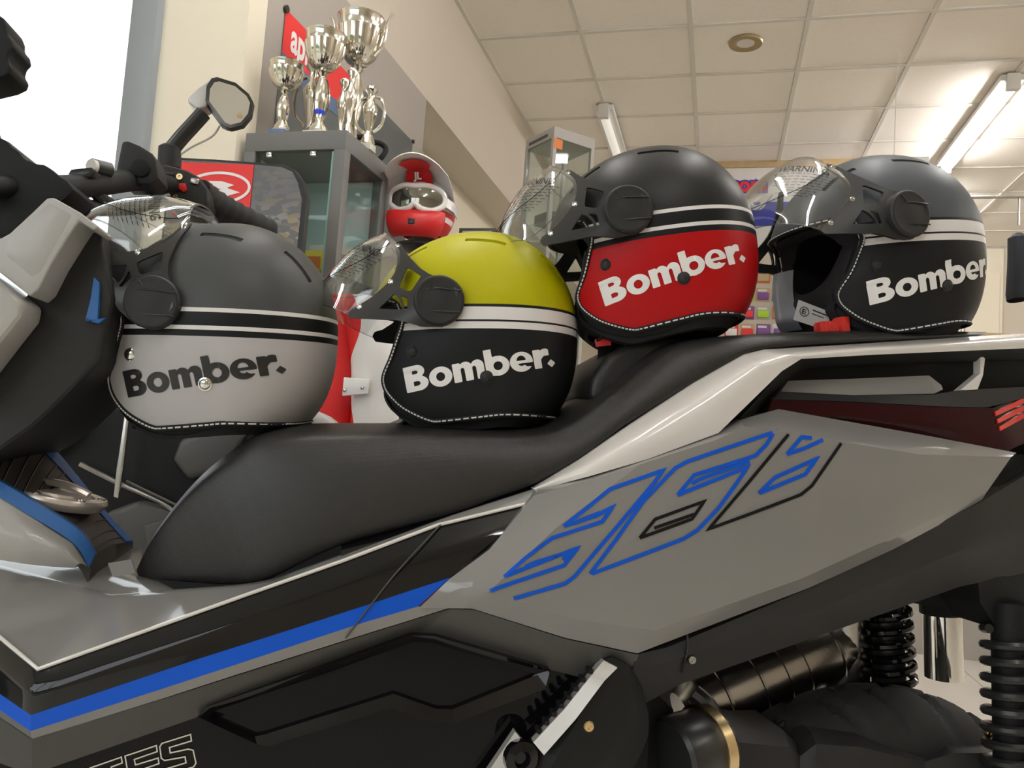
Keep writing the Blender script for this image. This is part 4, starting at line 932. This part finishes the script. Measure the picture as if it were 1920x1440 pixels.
ell = [(575 + 318 * math.cos(a) + 8 * math.sin(a), 385 - 150 * math.sin(a) + 20 * math.cos(a) - 25 * math.cos(a)) for a in np.linspace(0, 2 * math.pi, 60, endpoint=False)]
V, Fs = stroke([c3(p) for p in ell], 5.2, True, 4)
em = MB().add(loc([rpx(x, y, D - .0042) for x, y in V], b0), Fs)
zig = [(330, 312), (615, 318), (748, 358), (662, 384), (800, 430), (620, 480), (430, 492), (470, 418), (622, 400), (522, 372), (536, 356), (510, 335), (430, 400), (330, 400)]
V, Fs = march(lambda X, Y: sd_poly(X, Y, zig), 320, 810, 300, 500, 10)
em.add(loc([rpx(*c3(p), D - .0042) for p in V], b0), Fs); em.build('emblem', M['whitep'], rp, angle=0, recalc=False)

# glass cabinet with trophies
CX0, CX1, CY0, CY1, CZ = -1.365, -1.045, 1.985, 2.285, 1.775
cb = rth('glass_cabinet', 'tall grey framed glass cabinet under the silver trophies', 'cabinet', (CX0, CY0, 0)); W_, Dp = CX1 - CX0, CY1 - CY0
MB().box(0, W_, 0, Dp, CZ - .055, CZ).build('top_panel', M['cab'], cb, bevel=.002)
MB().box(0, W_, 0, Dp, 0, .12).build('base', M['cab'], cb, bevel=.002)
for x_ in (0, W_ - .035):
    for y_ in (0, Dp - .035): MB().box(x_, x_ + .035, y_, y_ + .035, .12, CZ - .055).build('post', M['cab'], cb, bevel=.001)
MB().box(.01, W_ - .01, Dp - .02, Dp - .01, .12, CZ - .055).build('back_panel', M['cabin'], cb)
MB().box(.005, .012, .035, Dp - .035, .12, CZ - .055).build('side_panel', M['cabin'], cb)
MB().box(W_ - .012, W_ - .007, .035, Dp - .035, .12, CZ - .055).build('side_glass', M['cglass'], cb)
dr = MB().box(.037, W_ - .037, .006, .011, .13, CZ - .06).build('glass_door', M['cglass'], cb)
MB().box(W_ - .042, W_ - .037, .004, .012, .13, CZ - .06).build('door_edge', M['gedge'], dr)
for x_ in (.08, .22): MB().box(x_ - .009, x_ + .009, .001, .012, CZ - .072, CZ - .058).build('hinge', M['chrome'], dr, bevel=.002)
SH = [1.20, 1.38, 1.02]
for z_ in SH: MB().box(.015, W_ - .015, .03, Dp - .03, z_ - .006, z_).build('shelf', M['cglass'], cb)
def carton(name, label, cat, base, sx, sy, sz, m, m2=None, group=None):
    t = rth(name, label, cat, base, group)
    MB().box(-sx / 2, sx / 2, -sy / 2, sy / 2, 0, sz).build('box', M[m], t, bevel=.002)
    if m2: MB().box(-sx / 2 * .8, sx / 2 * .8, -sy / 2 - .001, -sy / 2, sz * .25, sz * .75).build('label_panel', M[m2], t)
    return t
gname = 'packed goods inside the glass cabinet'
carton('goods_box', 'yellow and orange pack on the upper cabinet shelf', 'box', (CX0 + .19, CY0 + .12, 1.38), .10, .08, .07, 'yellow', 'orange', gname)
carton('goods_box', 'orange pack beside the yellow one in the cabinet', 'box', (CX0 + .08, CY0 + .14, 1.38), .07, .08, .05, 'orange', 'yellow', gname)
carton('goods_box', 'lime green pack on the middle cabinet shelf', 'box', (CX0 + .24, CY0 + .12, 1.20), .05, .08, .13, 'lime', 'cyan', gname)
carton('goods_box', 'teal pack left of the lime one in the cabinet', 'box', (CX0 + .15, CY0 + .16, 1.20), .08, .08, .11, 'bluebase', 'cabin', gname)
carton('goods_box', 'dark carton on the lower cabinet shelf', 'box', (CX0 + .18, CY0 + .15, 1.02), .2, .18, .10, 'plastic_d', 'dgrey', gname)
carton('goods_box', 'red carton on the cabinet floor', 'box', (CX0 + .18, CY0 + .15, .12), .22, .18, .6, 'red', 'orange', gname)
carton('goods_box', 'grey carton at the back of the middle cabinet shelf', 'box', (CX0 + .2, CY0 + .232, 1.20), .16, .05, .12, 'tag', 'pale', gname)
carton('goods_box', 'white pack at the back of the upper cabinet shelf', 'box', (CX0 + .2, CY0 + .232, 1.38), .16, .05, .12, 'pale', 'orange', gname)

def trophy(label, px, dep, ytop, rcup, style, basem='marble', handles=False, ribbon=False, dark_lid=False):
    ptop = rpx(px, ytop, dep); H = ptop[2] - CZ; base = (ptop[0], dep, CZ)
    t = rth('trophy_cup', label, 'trophy', base, 'silver trophies on the glass cabinet'); r = rcup
    MB().box(-r * .62, r * .62, -r * .62, r * .62, 0, .022).build('plinth', M[basem], t, bevel=.002)
    if style == 'cup':
        MB().lathe([(r * .62, .022), (r * .58, .032), (r * .30, .055), (r * .20, H * .22), (r * .34, H * .30), (r * .42, H * .42), (r * .30, H * .54), (r * .16, H * .60), (r * .3, H * .63), (r * .18, H * .66)], 20, fn=lambda a, rr, h: 1 + .05 * math.cos(10 * a)).build('stem', M['cup'], t, angle=50)
        MB().lathe([(r * .15, H * .655), (r * .50, H * .675), (r * .80, H * .73), (r * 1.0, H * .81), (r * 1.10, H * .90), (r * 1.08, H * .91), (r * 1.10, H * .985), (r * 1.16, H), (r * 1.05, H * .99), (r * 1.0, H * .86), (r * .5, H * .72), (.0001, H * .69)], 72, fn=lambda a, rr, h: 1 + (.07 * abs(math.cos(12 * a)) if H * .66 < h < H * .905 and rr > r * .3 else 0)).build('cup', M['cup'], t, angle=40)
    else:
        MB().lathe([(r * .7, .022), (r * .6, .035), (r * .3, .06), (r * .25, H * .3), (r * .6, H * .55), (r * .75, H * .68), (r * .35, H * .78), (r * .3, H * .9), (r * .6, H * .96), (r * .5, H)], 20, fn=lambda a, rr, h: 1 + .06 * math.cos(8 * a)).build('stem', M['cup'], t, angle=50)
    if handles:
        for s_ in (-1, 1):
            if style == 'cup': hp_ = [(s_ * r * .85, 0, H * .72), (s_ * r * 1.25, 0, H * .80), (s_ * r * 1.35, 0, H * .92), (s_ * r * 1.5, 0, H * 1.0), (s_ * r * 1.62, 0, H * 1.03)]
            else: hp_ = [(s_ * r * .5, 0, H * .3), (s_ * r * 1.2, 0, H * .4), (s_ * r * 1.45, 0, H * .6), (s_ * r * 1.1, 0, H * .8), (s_ * r * .5, 0, H * .85)]
            MB().tube(cr(hp_, 6), .005, 8).build('handle', M['cup'], t)
    if ribbon: MB().lathe([(r * .24, H * .24), (r * .32, H * .27), (r * .30, H * .31), (r * .2, H * .33)], 16).build('ribbon', M['bluerib'], t)
    if dark_lid: MB().lathe([(r * .9, H * 1.0), (r * .9, H * 1.05), (r * .2, H * 1.12)], 20).build('lid', M['satin'], t)
trophy('small fluted silver cup on a blue base at the cabinet front corner', 539, 2.04, 121, .044, 'cup', 'bluebase')
trophy('broad silver cup with blue ribbon in front of the tallest trophy', 612, 2.06, 66, .052, 'cup', ribbon=True, handles=False)
trophy('tallest silver cup with two raised handles on the cabinet', 678, 2.18, 36, .064, 'cup', handles=True)
trophy('short silver vase-shaped trophy behind the ribboned cup', 647, 2.14, 150, .026, 'vase')
trophy('slim silver column trophy between the vase trophies', 662, 2.08, 131, .026, 'vase')
trophy('silver two-handled vase trophy at the cabinet side edge', 698, 2.15, 165, .032, 'vase', handles=True)
trophy('silver two-handled goblet behind the small fluted cup', 590, 2.14, 120, .040, 'vase', handles=True)
cpz = rth('cap_hat', 'dark peaked cap lying among the silver trophies', 'cap', (CX0 + .24, CY0 + .27, CZ))
for s_ in range(2):
    rr = rth('goggle_strap', ['black goggle strap loop on the cabinet, left of two', 'black goggle strap loop on the cabinet, right of two'][s_], 'goggles', (CX1 - .06 + s_ * .03, CY0 + .22 + .045 * s_, CZ), 'goggle straps on the cabinet')
    MB().tube([(.028 * math.cos(a), .012 * math.sin(2 * a), .034 + .033 * math.sin(a)) for a in np.linspace(0, 2 * math.pi, 24, endpoint=False)], .0085, 8, closed=True).build('strap', M['fabric'], rr)
    MB().box(-.012, .012, -.012, .012, .002, .018).build('strap_clip', M['satin'], rr, bevel=.003)
bpy.data.objects.remove(cpz)
# banner on the left wall
X_ = LW + .004
wp_ = lambda x, y: RM.px(x, y, 0, X_)
tl_, tr_ = wp_(536, 17), wp_(775, 252); zt = tl_[2]; bz = zt - .48
bn = rth('wall_banner', 'red and dark hanging banner with white lettering behind the trophies', 'banner', (X_, tl_[1], zt))
Ln = tr_[1] - tl_[1]
MB().box(-.003, 0, 0, Ln, -.48, 0).build('cloth', M['poster'], bn)
r1, r2 = wp_(531, 100), wp_(577, 141)
ya, za, yb, zb_ = r1[1] - tl_[1], r1[2] - zt, r2[1] - tl_[1], r2[2] - zt; sl = (zb_ - za) / (yb - ya)
def bpoly(pts, x): return [(x, y, z) for y, z in pts]
MB().prism(bpoly([(0, 0), (.52, 0), (.52, za + sl * .52), (0, za)], .0005), (.001, 0, 0)).build('red_field', M['redp'], bn, angle=0)
MB().prism(bpoly([(0, za), (.52, za + sl * .52), (.40, za + sl * .4 - .05), (0, za - .06)], .0005), (.001, 0, 0)).build('blue_field', M['bluebase'], bn, angle=0)
V, Fs = text_mesh('aprilia', .135, .004); t0 = wp_(543, 92)
MB().add([(.0022, t0[1] - tl_[1] + x_ * .72, t0[2] - zt + y_) for x_, y_, _ in V], Fs).build('lettering', M['whitep'], bn, angle=0, recalc=False)
MB().lathe([(.012, -.004), (.012, .004), (.0001, .005)], 14, (.003, .0, .0), (1, 0, 0)).build('eyelet', M['satin'], bn)
MB().lathe([(.009, -.004), (.009, .004), (.0001, .005)], 14, (.003, Ln, .0), (1, 0, 0)).build('eyelet', M['satin'], bn)

# red and white riding trousers on a leg form
D = 1.80; b0 = rpx(665, 700, D); b0[2] = 0
tr = rth('riding_trousers', 'red and white motocross trousers on a leg form between the two left helmets', 'trousers', b0)
def leg(sec, mi_fn):
    rings = []
    for x, z, hw in sec: rings.append([(x + hw * math.cos(a) * (1 + .04 * math.sin(3 * a + z * 20)), hw * .8 * math.sin(a), z) for a in np.linspace(0, 2 * math.pi, 28, endpoint=False)])
    return rings
def lx(x, y): q = rpx(x, y, D); return q[0] - b0[0], q[2]
tb = MB()
l1 = [(*lx(648, 560), .075), (*lx(634, 620), .052), (*lx(632, 680), .045), (*lx(626, 740), .052), (*lx(618, 800), .055), (-.075, .7, .060), (-.075, .4, .055), (-.08, .08, .05)]
l2 = [(*lx(672, 560), .078), (*lx(694, 620), .062), (*lx(704, 680), .060), (*lx(702, 740), .058), (*lx(700, 800), .060), (.055, .7, .062), (.06, .4, .055), (.06, .08, .05)]
for k, l_ in enumerate((l1, l2)):
    C_ = cr(l_, 5); R_ = leg(C_, None); o = len(tb.f); tb.grid(R_, cj=True, mi=k)
    tb.f += [tuple(len(tb.v) - 28 + j for j in range(28))]; tb.mi += [k]
    tb.f += [tuple(len(tb.v) - len(R_) * 28 + j for j in range(28))]; tb.mi += [k]
wr = mat('white_red_cloth', (.80, .78, .76), .7); nt = wr.node_tree; bs = nt.nodes['Principled BSDF']
tc = nt.nodes.new('ShaderNodeTexCoord'); se = nt.nodes.new('ShaderNodeSeparateXYZ'); nt.links.new(tc.outputs['Object'], se.inputs[0])
wv = nt.nodes.new('ShaderNodeMath'); wv.operation = 'SINE'; ml = nt.nodes.new('ShaderNodeMath'); ml.operation = 'MULTIPLY_ADD'; ml.inputs[1].default_value = 24; ml.inputs[2].default_value = 1.2
nt.links.new(se.outputs['Z'], ml.inputs[0]); nt.links.new(ml.outputs[0], wv.inputs[0])
ad = nt.nodes.new('ShaderNodeMath'); ad.operation = 'MULTIPLY_ADD'; ad.inputs[1].default_value = .022; nt.links.new(wv.outputs[0], ad.inputs[0]); nt.links.new(se.outputs['X'], ad.inputs[2])
lt_ = nt.nodes.new('ShaderNodeMath'); lt_.operation = 'LESS_THAN'; lt_.inputs[1].default_value = .008; nt.links.new(ad.outputs[0], lt_.inputs[0])
mx = nt.nodes.new('ShaderNodeMix'); mx.data_type = 'RGBA'; mx.inputs[6].default_value = (.80, .78, .76, 1); mx.inputs[7].default_value = (.72, .02, .02, 1); nt.links.new(lt_.outputs[0], mx.inputs[0]); nt.links.new(mx.outputs[2], bs.inputs['Base Color'])
rc = mat('red_cloth', (.72, .02, .02), .7, bump=.4, bscale=30)
tb.build('trousers', [rc, wr], tr, angle=70)
fp = [lx(667, 712), lx(712, 716), lx(708, 742), lx(664, 746)]
fl_ = MB().prism([(x, -.066, z) for x, z in fp], (0, .012, 0)).build('pocket_flap', M['whitep'], tr, bevel=.002)
for x, y in ((669, 736), (701, 731)):
    q = lx(x, y); MB().lathe([(.005, 0), (.004, .003), (.0001, .004)], 12, (q[0], -.066, q[1]), (0, -1, 0)).build('snap', M['steel'], fl_)
MB().lathe([(.16, 0), (.16, .015), (.03, .03), (.02, .08)], 28).build('stand', M['satin'], tr)
MB().tube([(-.078, 0, .1), (0, 0, .06), (.06, 0, .1)], .012, 8).build('stand_fork', M['satin'], tr)

# motocross helmet on a pedestal
D = 2.42; c0 = rpx(796, 398, D); ped = rth('pedestal', 'slim dark pedestal carrying the motocross helmet', 'pedestal', (c0[0], D, 0)); hz = c0[2] - .115
MB().lathe([(.09, 0), (.09, .02), (.03, .04), (.03, hz - .03), (.08, hz - .01), (.08, hz)], 24).build('column', M['satin'], ped)
MB().lathe([(.085, hz - .008), (.09, hz - .004), (.085, hz - .0005)], 24).build('top_plate', M['dgrey'], ped)
mh = rth('motocross_helmet', 'white and red motocross helmet with goggles and big peak', 'helmet', (c0[0], D, hz))
mh.rotation_euler.z += RAD(8); mh.scale = (.86, .86, .86)
def ell3(cx, cy, cz, a, b, c, n=32, m=18, t0=0, t1=math.pi): return [[(cx + a * math.sin(t) * math.cos(p), cy + b * math.sin(t) * math.sin(p), cz + c * math.cos(t)) for p in np.linspace(0, 2 * math.pi, n, endpoint=False)] for t in np.linspace(t0, t1, m)]
mxb = MB().grid(ell3(0, 0, .14, .118, .14, .135, t0=.01, t1=2.45), cj=True)
for i, f in enumerate(mxb.f):
    c = np.mean([mxb.v[k] for k in f], axis=0); mxb.mi[i] = 1 if c[2] < .12 and abs(c[0]) > .07 and c[2] > .03 and not (.075 < c[2] < .10) else 0
mxb.build('shell', [M['mxw'], M['red']], mh, angle=60)
ch = [[(.11 * math.sin(a) * k, -.13 - .055 * math.cos(a) * kk, z) for a in np.linspace(-1.35, 1.35, 17)] for k, kk, z in ((1.0, .6, .095), (1.02, .95, .075), (.98, 1.05, .045), (.88, .95, .015), (.75, .7, .0))]
chb = MB().slab(ch, (0, .02, 0)).build('chin_bar', M['red'], mh, angle=50)
for s_ in (-1, 0, 1): MB().box(s_ * .034 - .012, s_ * .034 + .012, -.192 + abs(s_) * .012, -.17, .035, .055).build('chin_vent', M['satin'], chb, bevel=.004)
gp = cr([(-.098, 0, .125), (-.094, 0, .168), (-.05, 0, .186), (0, 0, .183), (.05, 0, .186), (.094, 0, .168), (.098, 0, .125), (.065, 0, .098), (.025, 0, .100), (0, 0, .116), (-.025, 0, .100), (-.065, 0, .098), (-.098, 0, .125)], 5)
gy = lambda x: -.160 + .75 * x * x * 5
g_ = MB().tube([(x, gy(x), z) for x, _, z in gp[:-1]], .011, 10, closed=True).build('goggle_frame', M['mxw'], mh)
V, Fs = march(lambda X, Y: sd_poly(X, Y, [(x, z) for x, _, z in gp]), -.1, .1, .09, .19, .008)
MB().add([(x, gy(x) + .002 - .008 * math.sin((z - .09) * 31), z) for x, z in V], Fs).build('goggle_lens', M['lens'], g_, recalc=False, angle=60)
for s_ in (-1, 1): MB().slab([[(s_ * .105, -.118, .12), (s_ * .105, -.118, .155)], [(s_ * .122, -.06, .12), (s_ * .122, -.06, .155)], [(s_ * .12, .03, .12), (s_ * .12, .03, .15)]], (s_ * .004, 0, 0)).build('goggle_strap', M['mxw'], mh)
pk = [[(x * wv_, y + 2.2 * x * x, z - 7.0 * x * x * dz) for x in np.linspace(-1, 1, 17) * .11] for wv_, y, z, dz in ((1.12, -.06, .236, 1.1), (1.14, -.13, .256, .85), (1.08, -.20, .268, .6), (.85, -.25, .272, .4))]
pkb = MB().slab(pk, (0, .003, .005)).build('peak', M['mxw'], mh, angle=50)
MB().slab([[(x, -.1315 - .04 * k, .2515 + .006 * k - x * x * 6) for x in np.linspace(-.03, .03, 7) * (1 + .5 * k)] for k in (0, 1, 2)], (0, .001, .001)).build('peak_panel', M['redp'], pkb)
MB().slab([[(x, -.128 - .02 * k, .232 + .030 * k - x * x * 4) for x in np.linspace(-.05, .05, 9) * (1 - .12 * k)] for k in (-.6, 0, .7)], (0, .004, .002)).build('brow_plate', M['red'], mh)
V, Fs = text_mesh('JL', .034, .0015)
MB().add([(x - .014, -.1335 - (y + .0) * .55, .218 + y * .9) for x, y, _ in V], Fs).build('brow_letters', M['whitep'], mh, recalc=False, angle=0)

# slim glass tower case
D = 3.45; t_ = rpx(1040, 236, D); s_ = .235
tw = thing('display_tower', 'slim pale grey glass tower case below the unlit tube lamp', 'cabinet', RM, (t_[0], D, 0)); tw.rotation_euler.z = RM.ang + RAD(47); Hh = t_[2]
for a in (0, 1):
    for b in (0, 1): MB().box(a * (s_ - .018), a * (s_ - .018) + .018, b * (s_ - .018), b * (s_ - .018) + .018, 0, Hh - .05).build('post', M['caseg'], tw)
MB().box(0, s_, 0, s_, Hh - .05, Hh).build('top_panel', M['caseg'], tw, bevel=.002); MB().box(0, s_, 0, s_, .0, .1).build('base', M['caseg'], tw, bevel=.002)
for z_ in (Hh - .42, Hh - .85, Hh - 1.3): MB().box(.018, s_ - .018, .018, s_ - .018, z_ - .006, z_).build('shelf', M['cglass'], tw)
for k in range(2): (MB().box(.02, s_ - .02, .004, .008, .1, Hh - .05) if k else MB().box(.004, .008, .02, s_ - .02, .1, Hh - .05)).build('pane', M['cglass'], tw)
MB().box(.002, .05, -.0015, 0, Hh - .10, Hh - .055).build('sticker', M['orange'], tw)
MB().box(-.0015, 0, .05, s_ - .03, Hh - .036, Hh - .022).build('name_strip', M['dgrey'], tw)
def tower_item(label, dx, dy, z_, sx, sy, sz, m):
    c, n = math.cos(RAD(47)), math.sin(RAD(47)); p_ = (t_[0] + dx * c - dy * n, D + dx * n + dy * c, z_)
    o = rth('goods_box', label, 'box', p_, 'packed goods in the slim tower case'); o.rotation_euler.z = RM.ang + RAD(47)
    MB().box(-sx / 2, sx / 2, -sy / 2, sy / 2, 0, sz).build('box', M[m], o, bevel=.003); MB().box(-sx / 2 * .7, sx / 2 * .7, -sy / 2 - .001, -sy / 2, sz * .3, sz * .7).build('label_panel', M['pale'], o)
tower_item('grey flat box on the top shelf of the tower case', .12, .12, Hh - .42, .15, .13, .05, 'dgrey')
tower_item('white box on the second shelf of the tower case', .12, .12, Hh - .85, .12, .12, .10, 'pale')
tower_item('pale box on the lowest shelf of the tower case', .12, .12, Hh - 1.3, .13, .12, .16, 'cabin')
# low unit with a carton beside the motocross helmet
D = 3.3; q = rpx(900, 445, D)
un = rth('low_cabinet', 'low grey storage cabinet against the recessed cream wall', 'cabinet', (q[0], D, 0))
MB().box(-.12, .06, 0, .35, 0, q[2]).build('body', M['caseg'], un, bevel=.003); MB().box(-.11, .05, -.012, 0, .05, q[2] - .03).build('door', M['caseg'], un, bevel=.002)
carton('storage_carton', 'grey carton lying on the low storage cabinet', 'box', (q[0] - .03, D + .12, q[2]), .17, .15, .055, 'dgrey', 'tag')

# sign boards
D = 6.0; q0, q1 = rpx(1325, 316, D), rpx(1600, 440, D)
b0 = (q0[0], D, 0)
sg_ = rth('shop_sign', 'white shop sign board with red and blue web address lettering', 'sign', b0)
MB().box(0, 1.25, 0, .03, q0[2] - .62, q0[2]).build('board', M['whitep'], sg_, bevel=.004)
MB().box(-.004, 1.254, -.012, .034, q0[2], q0[2] + .05).build('top_rail', M['wood'], sg_, bevel=.004)
MB().box(0.004, 1.246, -.002, 0, q0[2] - .44, q0[2] - .26).build('blue_field', M['bluet'], sg_)
for y_ in (.25, 1.0): MB().box(y_, y_ + .05, .004, .028, 0, q0[2] - .6).build('post', M['caseg'], sg_)
def sign_text(txt, px, py, size, m, yoff, bold=.0):
    V, Fs = text_mesh(txt, size, bold); p_ = rpx(px, py, D)
    MB().add([(p_[0] - b0[0] + x, yoff, p_[2] + y) for x, y, _ in V], Fs).build('lettering', M[m], sg_, recalc=False, angle=0)
sign_text('tu', 1336, 360, .15, 'bluet', -.0035, .008); sign_text('.com', 1359, 359, .15, 'bluet', -.0030, .018); sign_text('.com', 1359, 359, .15, 'redp', -.0040, .006); sign_text('YO', 1378, 392, .15, 'whitep', -.0045, .012)
D = 4.4; q = rpx(1690, 300, D); q2 = rpx(1742, 293, D)
hs_ = rth('hanging_poster', 'red poster in a white frame hanging from the ceiling behind the last helmet', 'poster', (q2[0], D, CEIL - .006))
ztop = q2[2] - CEIL + .006
MB().box(-.34, 0, 0, .012, ztop - .45, ztop).build('frame', M['whitep'], hs_, bevel=.002)
MB().box(-.31, -.03, -.002, 0, ztop - .42, ztop - .03).build('print', M['redp'], hs_)
MB().lathe([(.06, 0), (.07, .0), (.07, .001), (.06, .001)], 28, (-.09, -.0025, ztop - .10), (0, -1, 0)).build('ring_mark', M['whitep'], hs_)
sx_ = rpx(1677, 280, D)[0] - q2[0]; MB().tube([(sx_, .006, ztop), (sx_, .006, 0)], .002, 6).build('cord', M['pale'], hs_)
# rack with blister packs
D = 5.2; qa, qb = rpx(1352, 470, D), rpx(1500, 660, D)
rk = rth('pegboard_rack', 'beige pegboard rack of blister packs between the two right helmets', 'rack', (qa[0], D, 0))
MB().box(0, qb[0] - qa[0], 0, .03, 0, qa[2]).build('board', M['wall'], rk); MB().box(-.02, 0, -.02, .04, 0, qa[2] + .02).build('post', M['caseg'], rk); MB().box(qb[0] - qa[0], qb[0] - qa[0] + .02, -.02, .04, 0, qa[2] + .02).build('post', M['caseg'], rk)
cols = ['redp', 'purple', 'orange', 'whitep', 'redp', 'lime', 'wood', 'cyan', 'redp', 'purple', 'tag', 'orange', 'redp', 'wood', 'purple', 'whitep']
words = ['red', 'purple', 'orange', 'white', 'scarlet', 'lime', 'tan', 'blue', 'crimson', 'violet', 'grey', 'amber', 'ruby', 'brown', 'plum', 'ivory']
for r_ in range(4):
    for c_ in range(4):
        k = r_ * 4 + c_; x_, y_ = 1372 + c_ * 30, 505 + r_ * 34; p_ = rpx(x_, y_, D - .02)
        o = rth('blister_pack', '%s blister pack in the %s row of the pegboard rack, %s column' % (words[k], ['top', 'second', 'third', 'bottom'][r_], ['first', 'second', 'third', 'fourth'][c_]), 'packet', (p_[0], D - .001, p_[2]), 'blister packs on the pegboard rack')
        MB().box(-.042, .042, -.004, 0, -.085, 0).build('card', M[cols[k]], o, bevel=.001)
        MB().box(-.034, .034, -.022, -.004, -.075, -.030).build('blister', M[cols[(k * 5 + 3) % 16]], o, bevel=.006)
        MB().box(-.034, .02, -.006, -.004, -.024, -.010).build('print', M['whitep'], o)
# pale door and coat at the right, counter with a wooden top
D = YB - .02; qa, qb = rpx(1776, 462, D), rpx(1878, 650, D)
d1 = MB().box(0, qb[0] - qa[0], 0, .02, 0, qa[2] - .02).build('door_1', M['cream']); inframe(d1, RM, (qa[0], D - .001, 0)); struct(d1)
MB().box(.03, qb[0] - qa[0] - .03, -.012, 0, .55, qa[2] - .25).build('panel', M['cream'], d1, bevel=.004)
D = 5.2; q = rpx(1908, 500, D)
ct = rth('hanging_coat', 'dark coat hanging on a rail at the right edge', 'coat', (q[0], D, 0))
rings = []
for z_, a, b in ((q[2] + .2, .02, .02), (q[2] + .17, .05, .06), (q[2], .045, .10), (q[2] - .16, .05, .10), (q[2] - .2, .045, .09)): rings.append([(a * math.cos(t) * (1 + .08 * math.sin(5 * t)), b * math.sin(t), z_) for t in np.linspace(0, 2 * math.pi, 24, endpoint=False)])
MB().grid(rings, cj=True).build('coat', M['coat'], ct); MB().tube([(0, 0, q[2] + .25), (0, 0, q[2] + .42)], .006, 8).build('hanger', M['steel'], ct); MB().tube([(-.3, 0, q[2] + .42), (.5, 0, q[2] + .42)], .012, 8).build('rail', M['steel'], ct)
MB().tube([(.45, 0, q[2] + .42), (.45, 0, 0)], .012, 8).tube([(-.28, 0, q[2] + .42), (-.28, 0, 0)], .012, 8).build('rail_post', M['steel'], ct)
D = 4.6; q = rpx(1860, 624, D)
cn = rth('counter', 'shop counter with a pale wooden top behind the tail of the scooter', 'counter', (q[0], D, 0))
MB().box(-.35, .9, .02, .5, 0, q[2] - .03).build('body', M['caseg'], cn); MB().box(-.37, .92, 0, .52, q[2] - .03, q[2]).build('top', M['wood'], cn, bevel=.004)

# dark motorcycle standing behind the scooter
mo = thing('motorcycle', 'dark motorcycle parked close behind the scooter', 'motorcycle', SC, (0, 0, 0))
def mpart(name, pts, v, th_, m, bev=.012): return MB().prism(spoly(pts, v), (0, th_, 0)).build(name, m, mo, bevel=bev, seg=3)
mpart('fairing', [(60, 700), (118, 726), (150, 744), (230, 766), (300, 772), (420, 792), (470, 800), (500, 840), (470, 960), (330, 1010), (240, 1000), (120, 900), (60, 860)], .56, .20, M['plastic_d'])
mpart('tank', [(480, 812), (505, 780), (560, 764), (606, 772), (645, 806), (640, 860), (500, 860)], .54, .20, M['grey_sat'], .03)
mpart('seat', [(640, 820), (700, 806), (780, 772), (860, 778), (1000, 790), (1080, 780), (1100, 800), (1000, 850), (650, 860)], .55, .2, M['leather'], .02)
mpart('side_cover', [(322, 862), (336, 826), (396, 800), (462, 812), (440, 850), (392, 888), (352, 900)], .545, .03, M['dgrey'])
mpart('belly_panel', [(196, 962), (260, 938), (340, 960), (420, 985), (400, 1060), (250, 1060)], .54, .03, M['dgrey'])
mpart('belly_panel', [(268, 984), (330, 970), (330, 1050), (280, 1050)], .53, .03, M['dgrey'], .006)
MB().tube(cr([sp(120, 722, .54), sp(142, 748, .54), sp(148, 790, .54), sp(128, 822, .54), (sp(92, 852, .54))], 8), .014, 12, flat=.6).build('front_trim', M['dgrey'], mo)
MB().tube(cr([sp(150, 870, .54), sp(220, 905, .54), sp(300, 940, .54), sp(330, 962, .54)], 6), .005, 8).build('frame_tube', M['steel'], mo)
mpart('lever', [(233, 776), (242, 778), (230, 880), (221, 935), (212, 932), (218, 880)], .50, .01, M['steel'], .003)
mpart('cover_edge', [(236, 900), (330, 945), (330, 950), (236, 905)], .53, .01, M['dgrey'], .002)
mpart('tail_piece', [(1000, 796), (1012, 772), (1050, 764), (1082, 776), (1076, 800)], .50, .1, M['white'], .01)
for u_ in (-.75, .62):
    MB().tube([(u_ + .245 * math.cos(a), .66, .305 + .245 * math.sin(a)) for a in np.linspace(0, 2 * math.pi, 48, endpoint=False)], .06, 14, closed=True).build('tyre', M['rubber'], mo)
    MB().lathe([(.18, -.04), (.21, -.045), (.21, .045), (.18, .04), (.05, .03), (.05, -.03)], 32, (u_, .66, .305), (0, 1, 0)).build('wheel_rim', M['satin'], mo)
MB().box(-.6, .5, .60, .72, .28, .75).build('engine', M['plastic_d'], mo, bevel=.03)
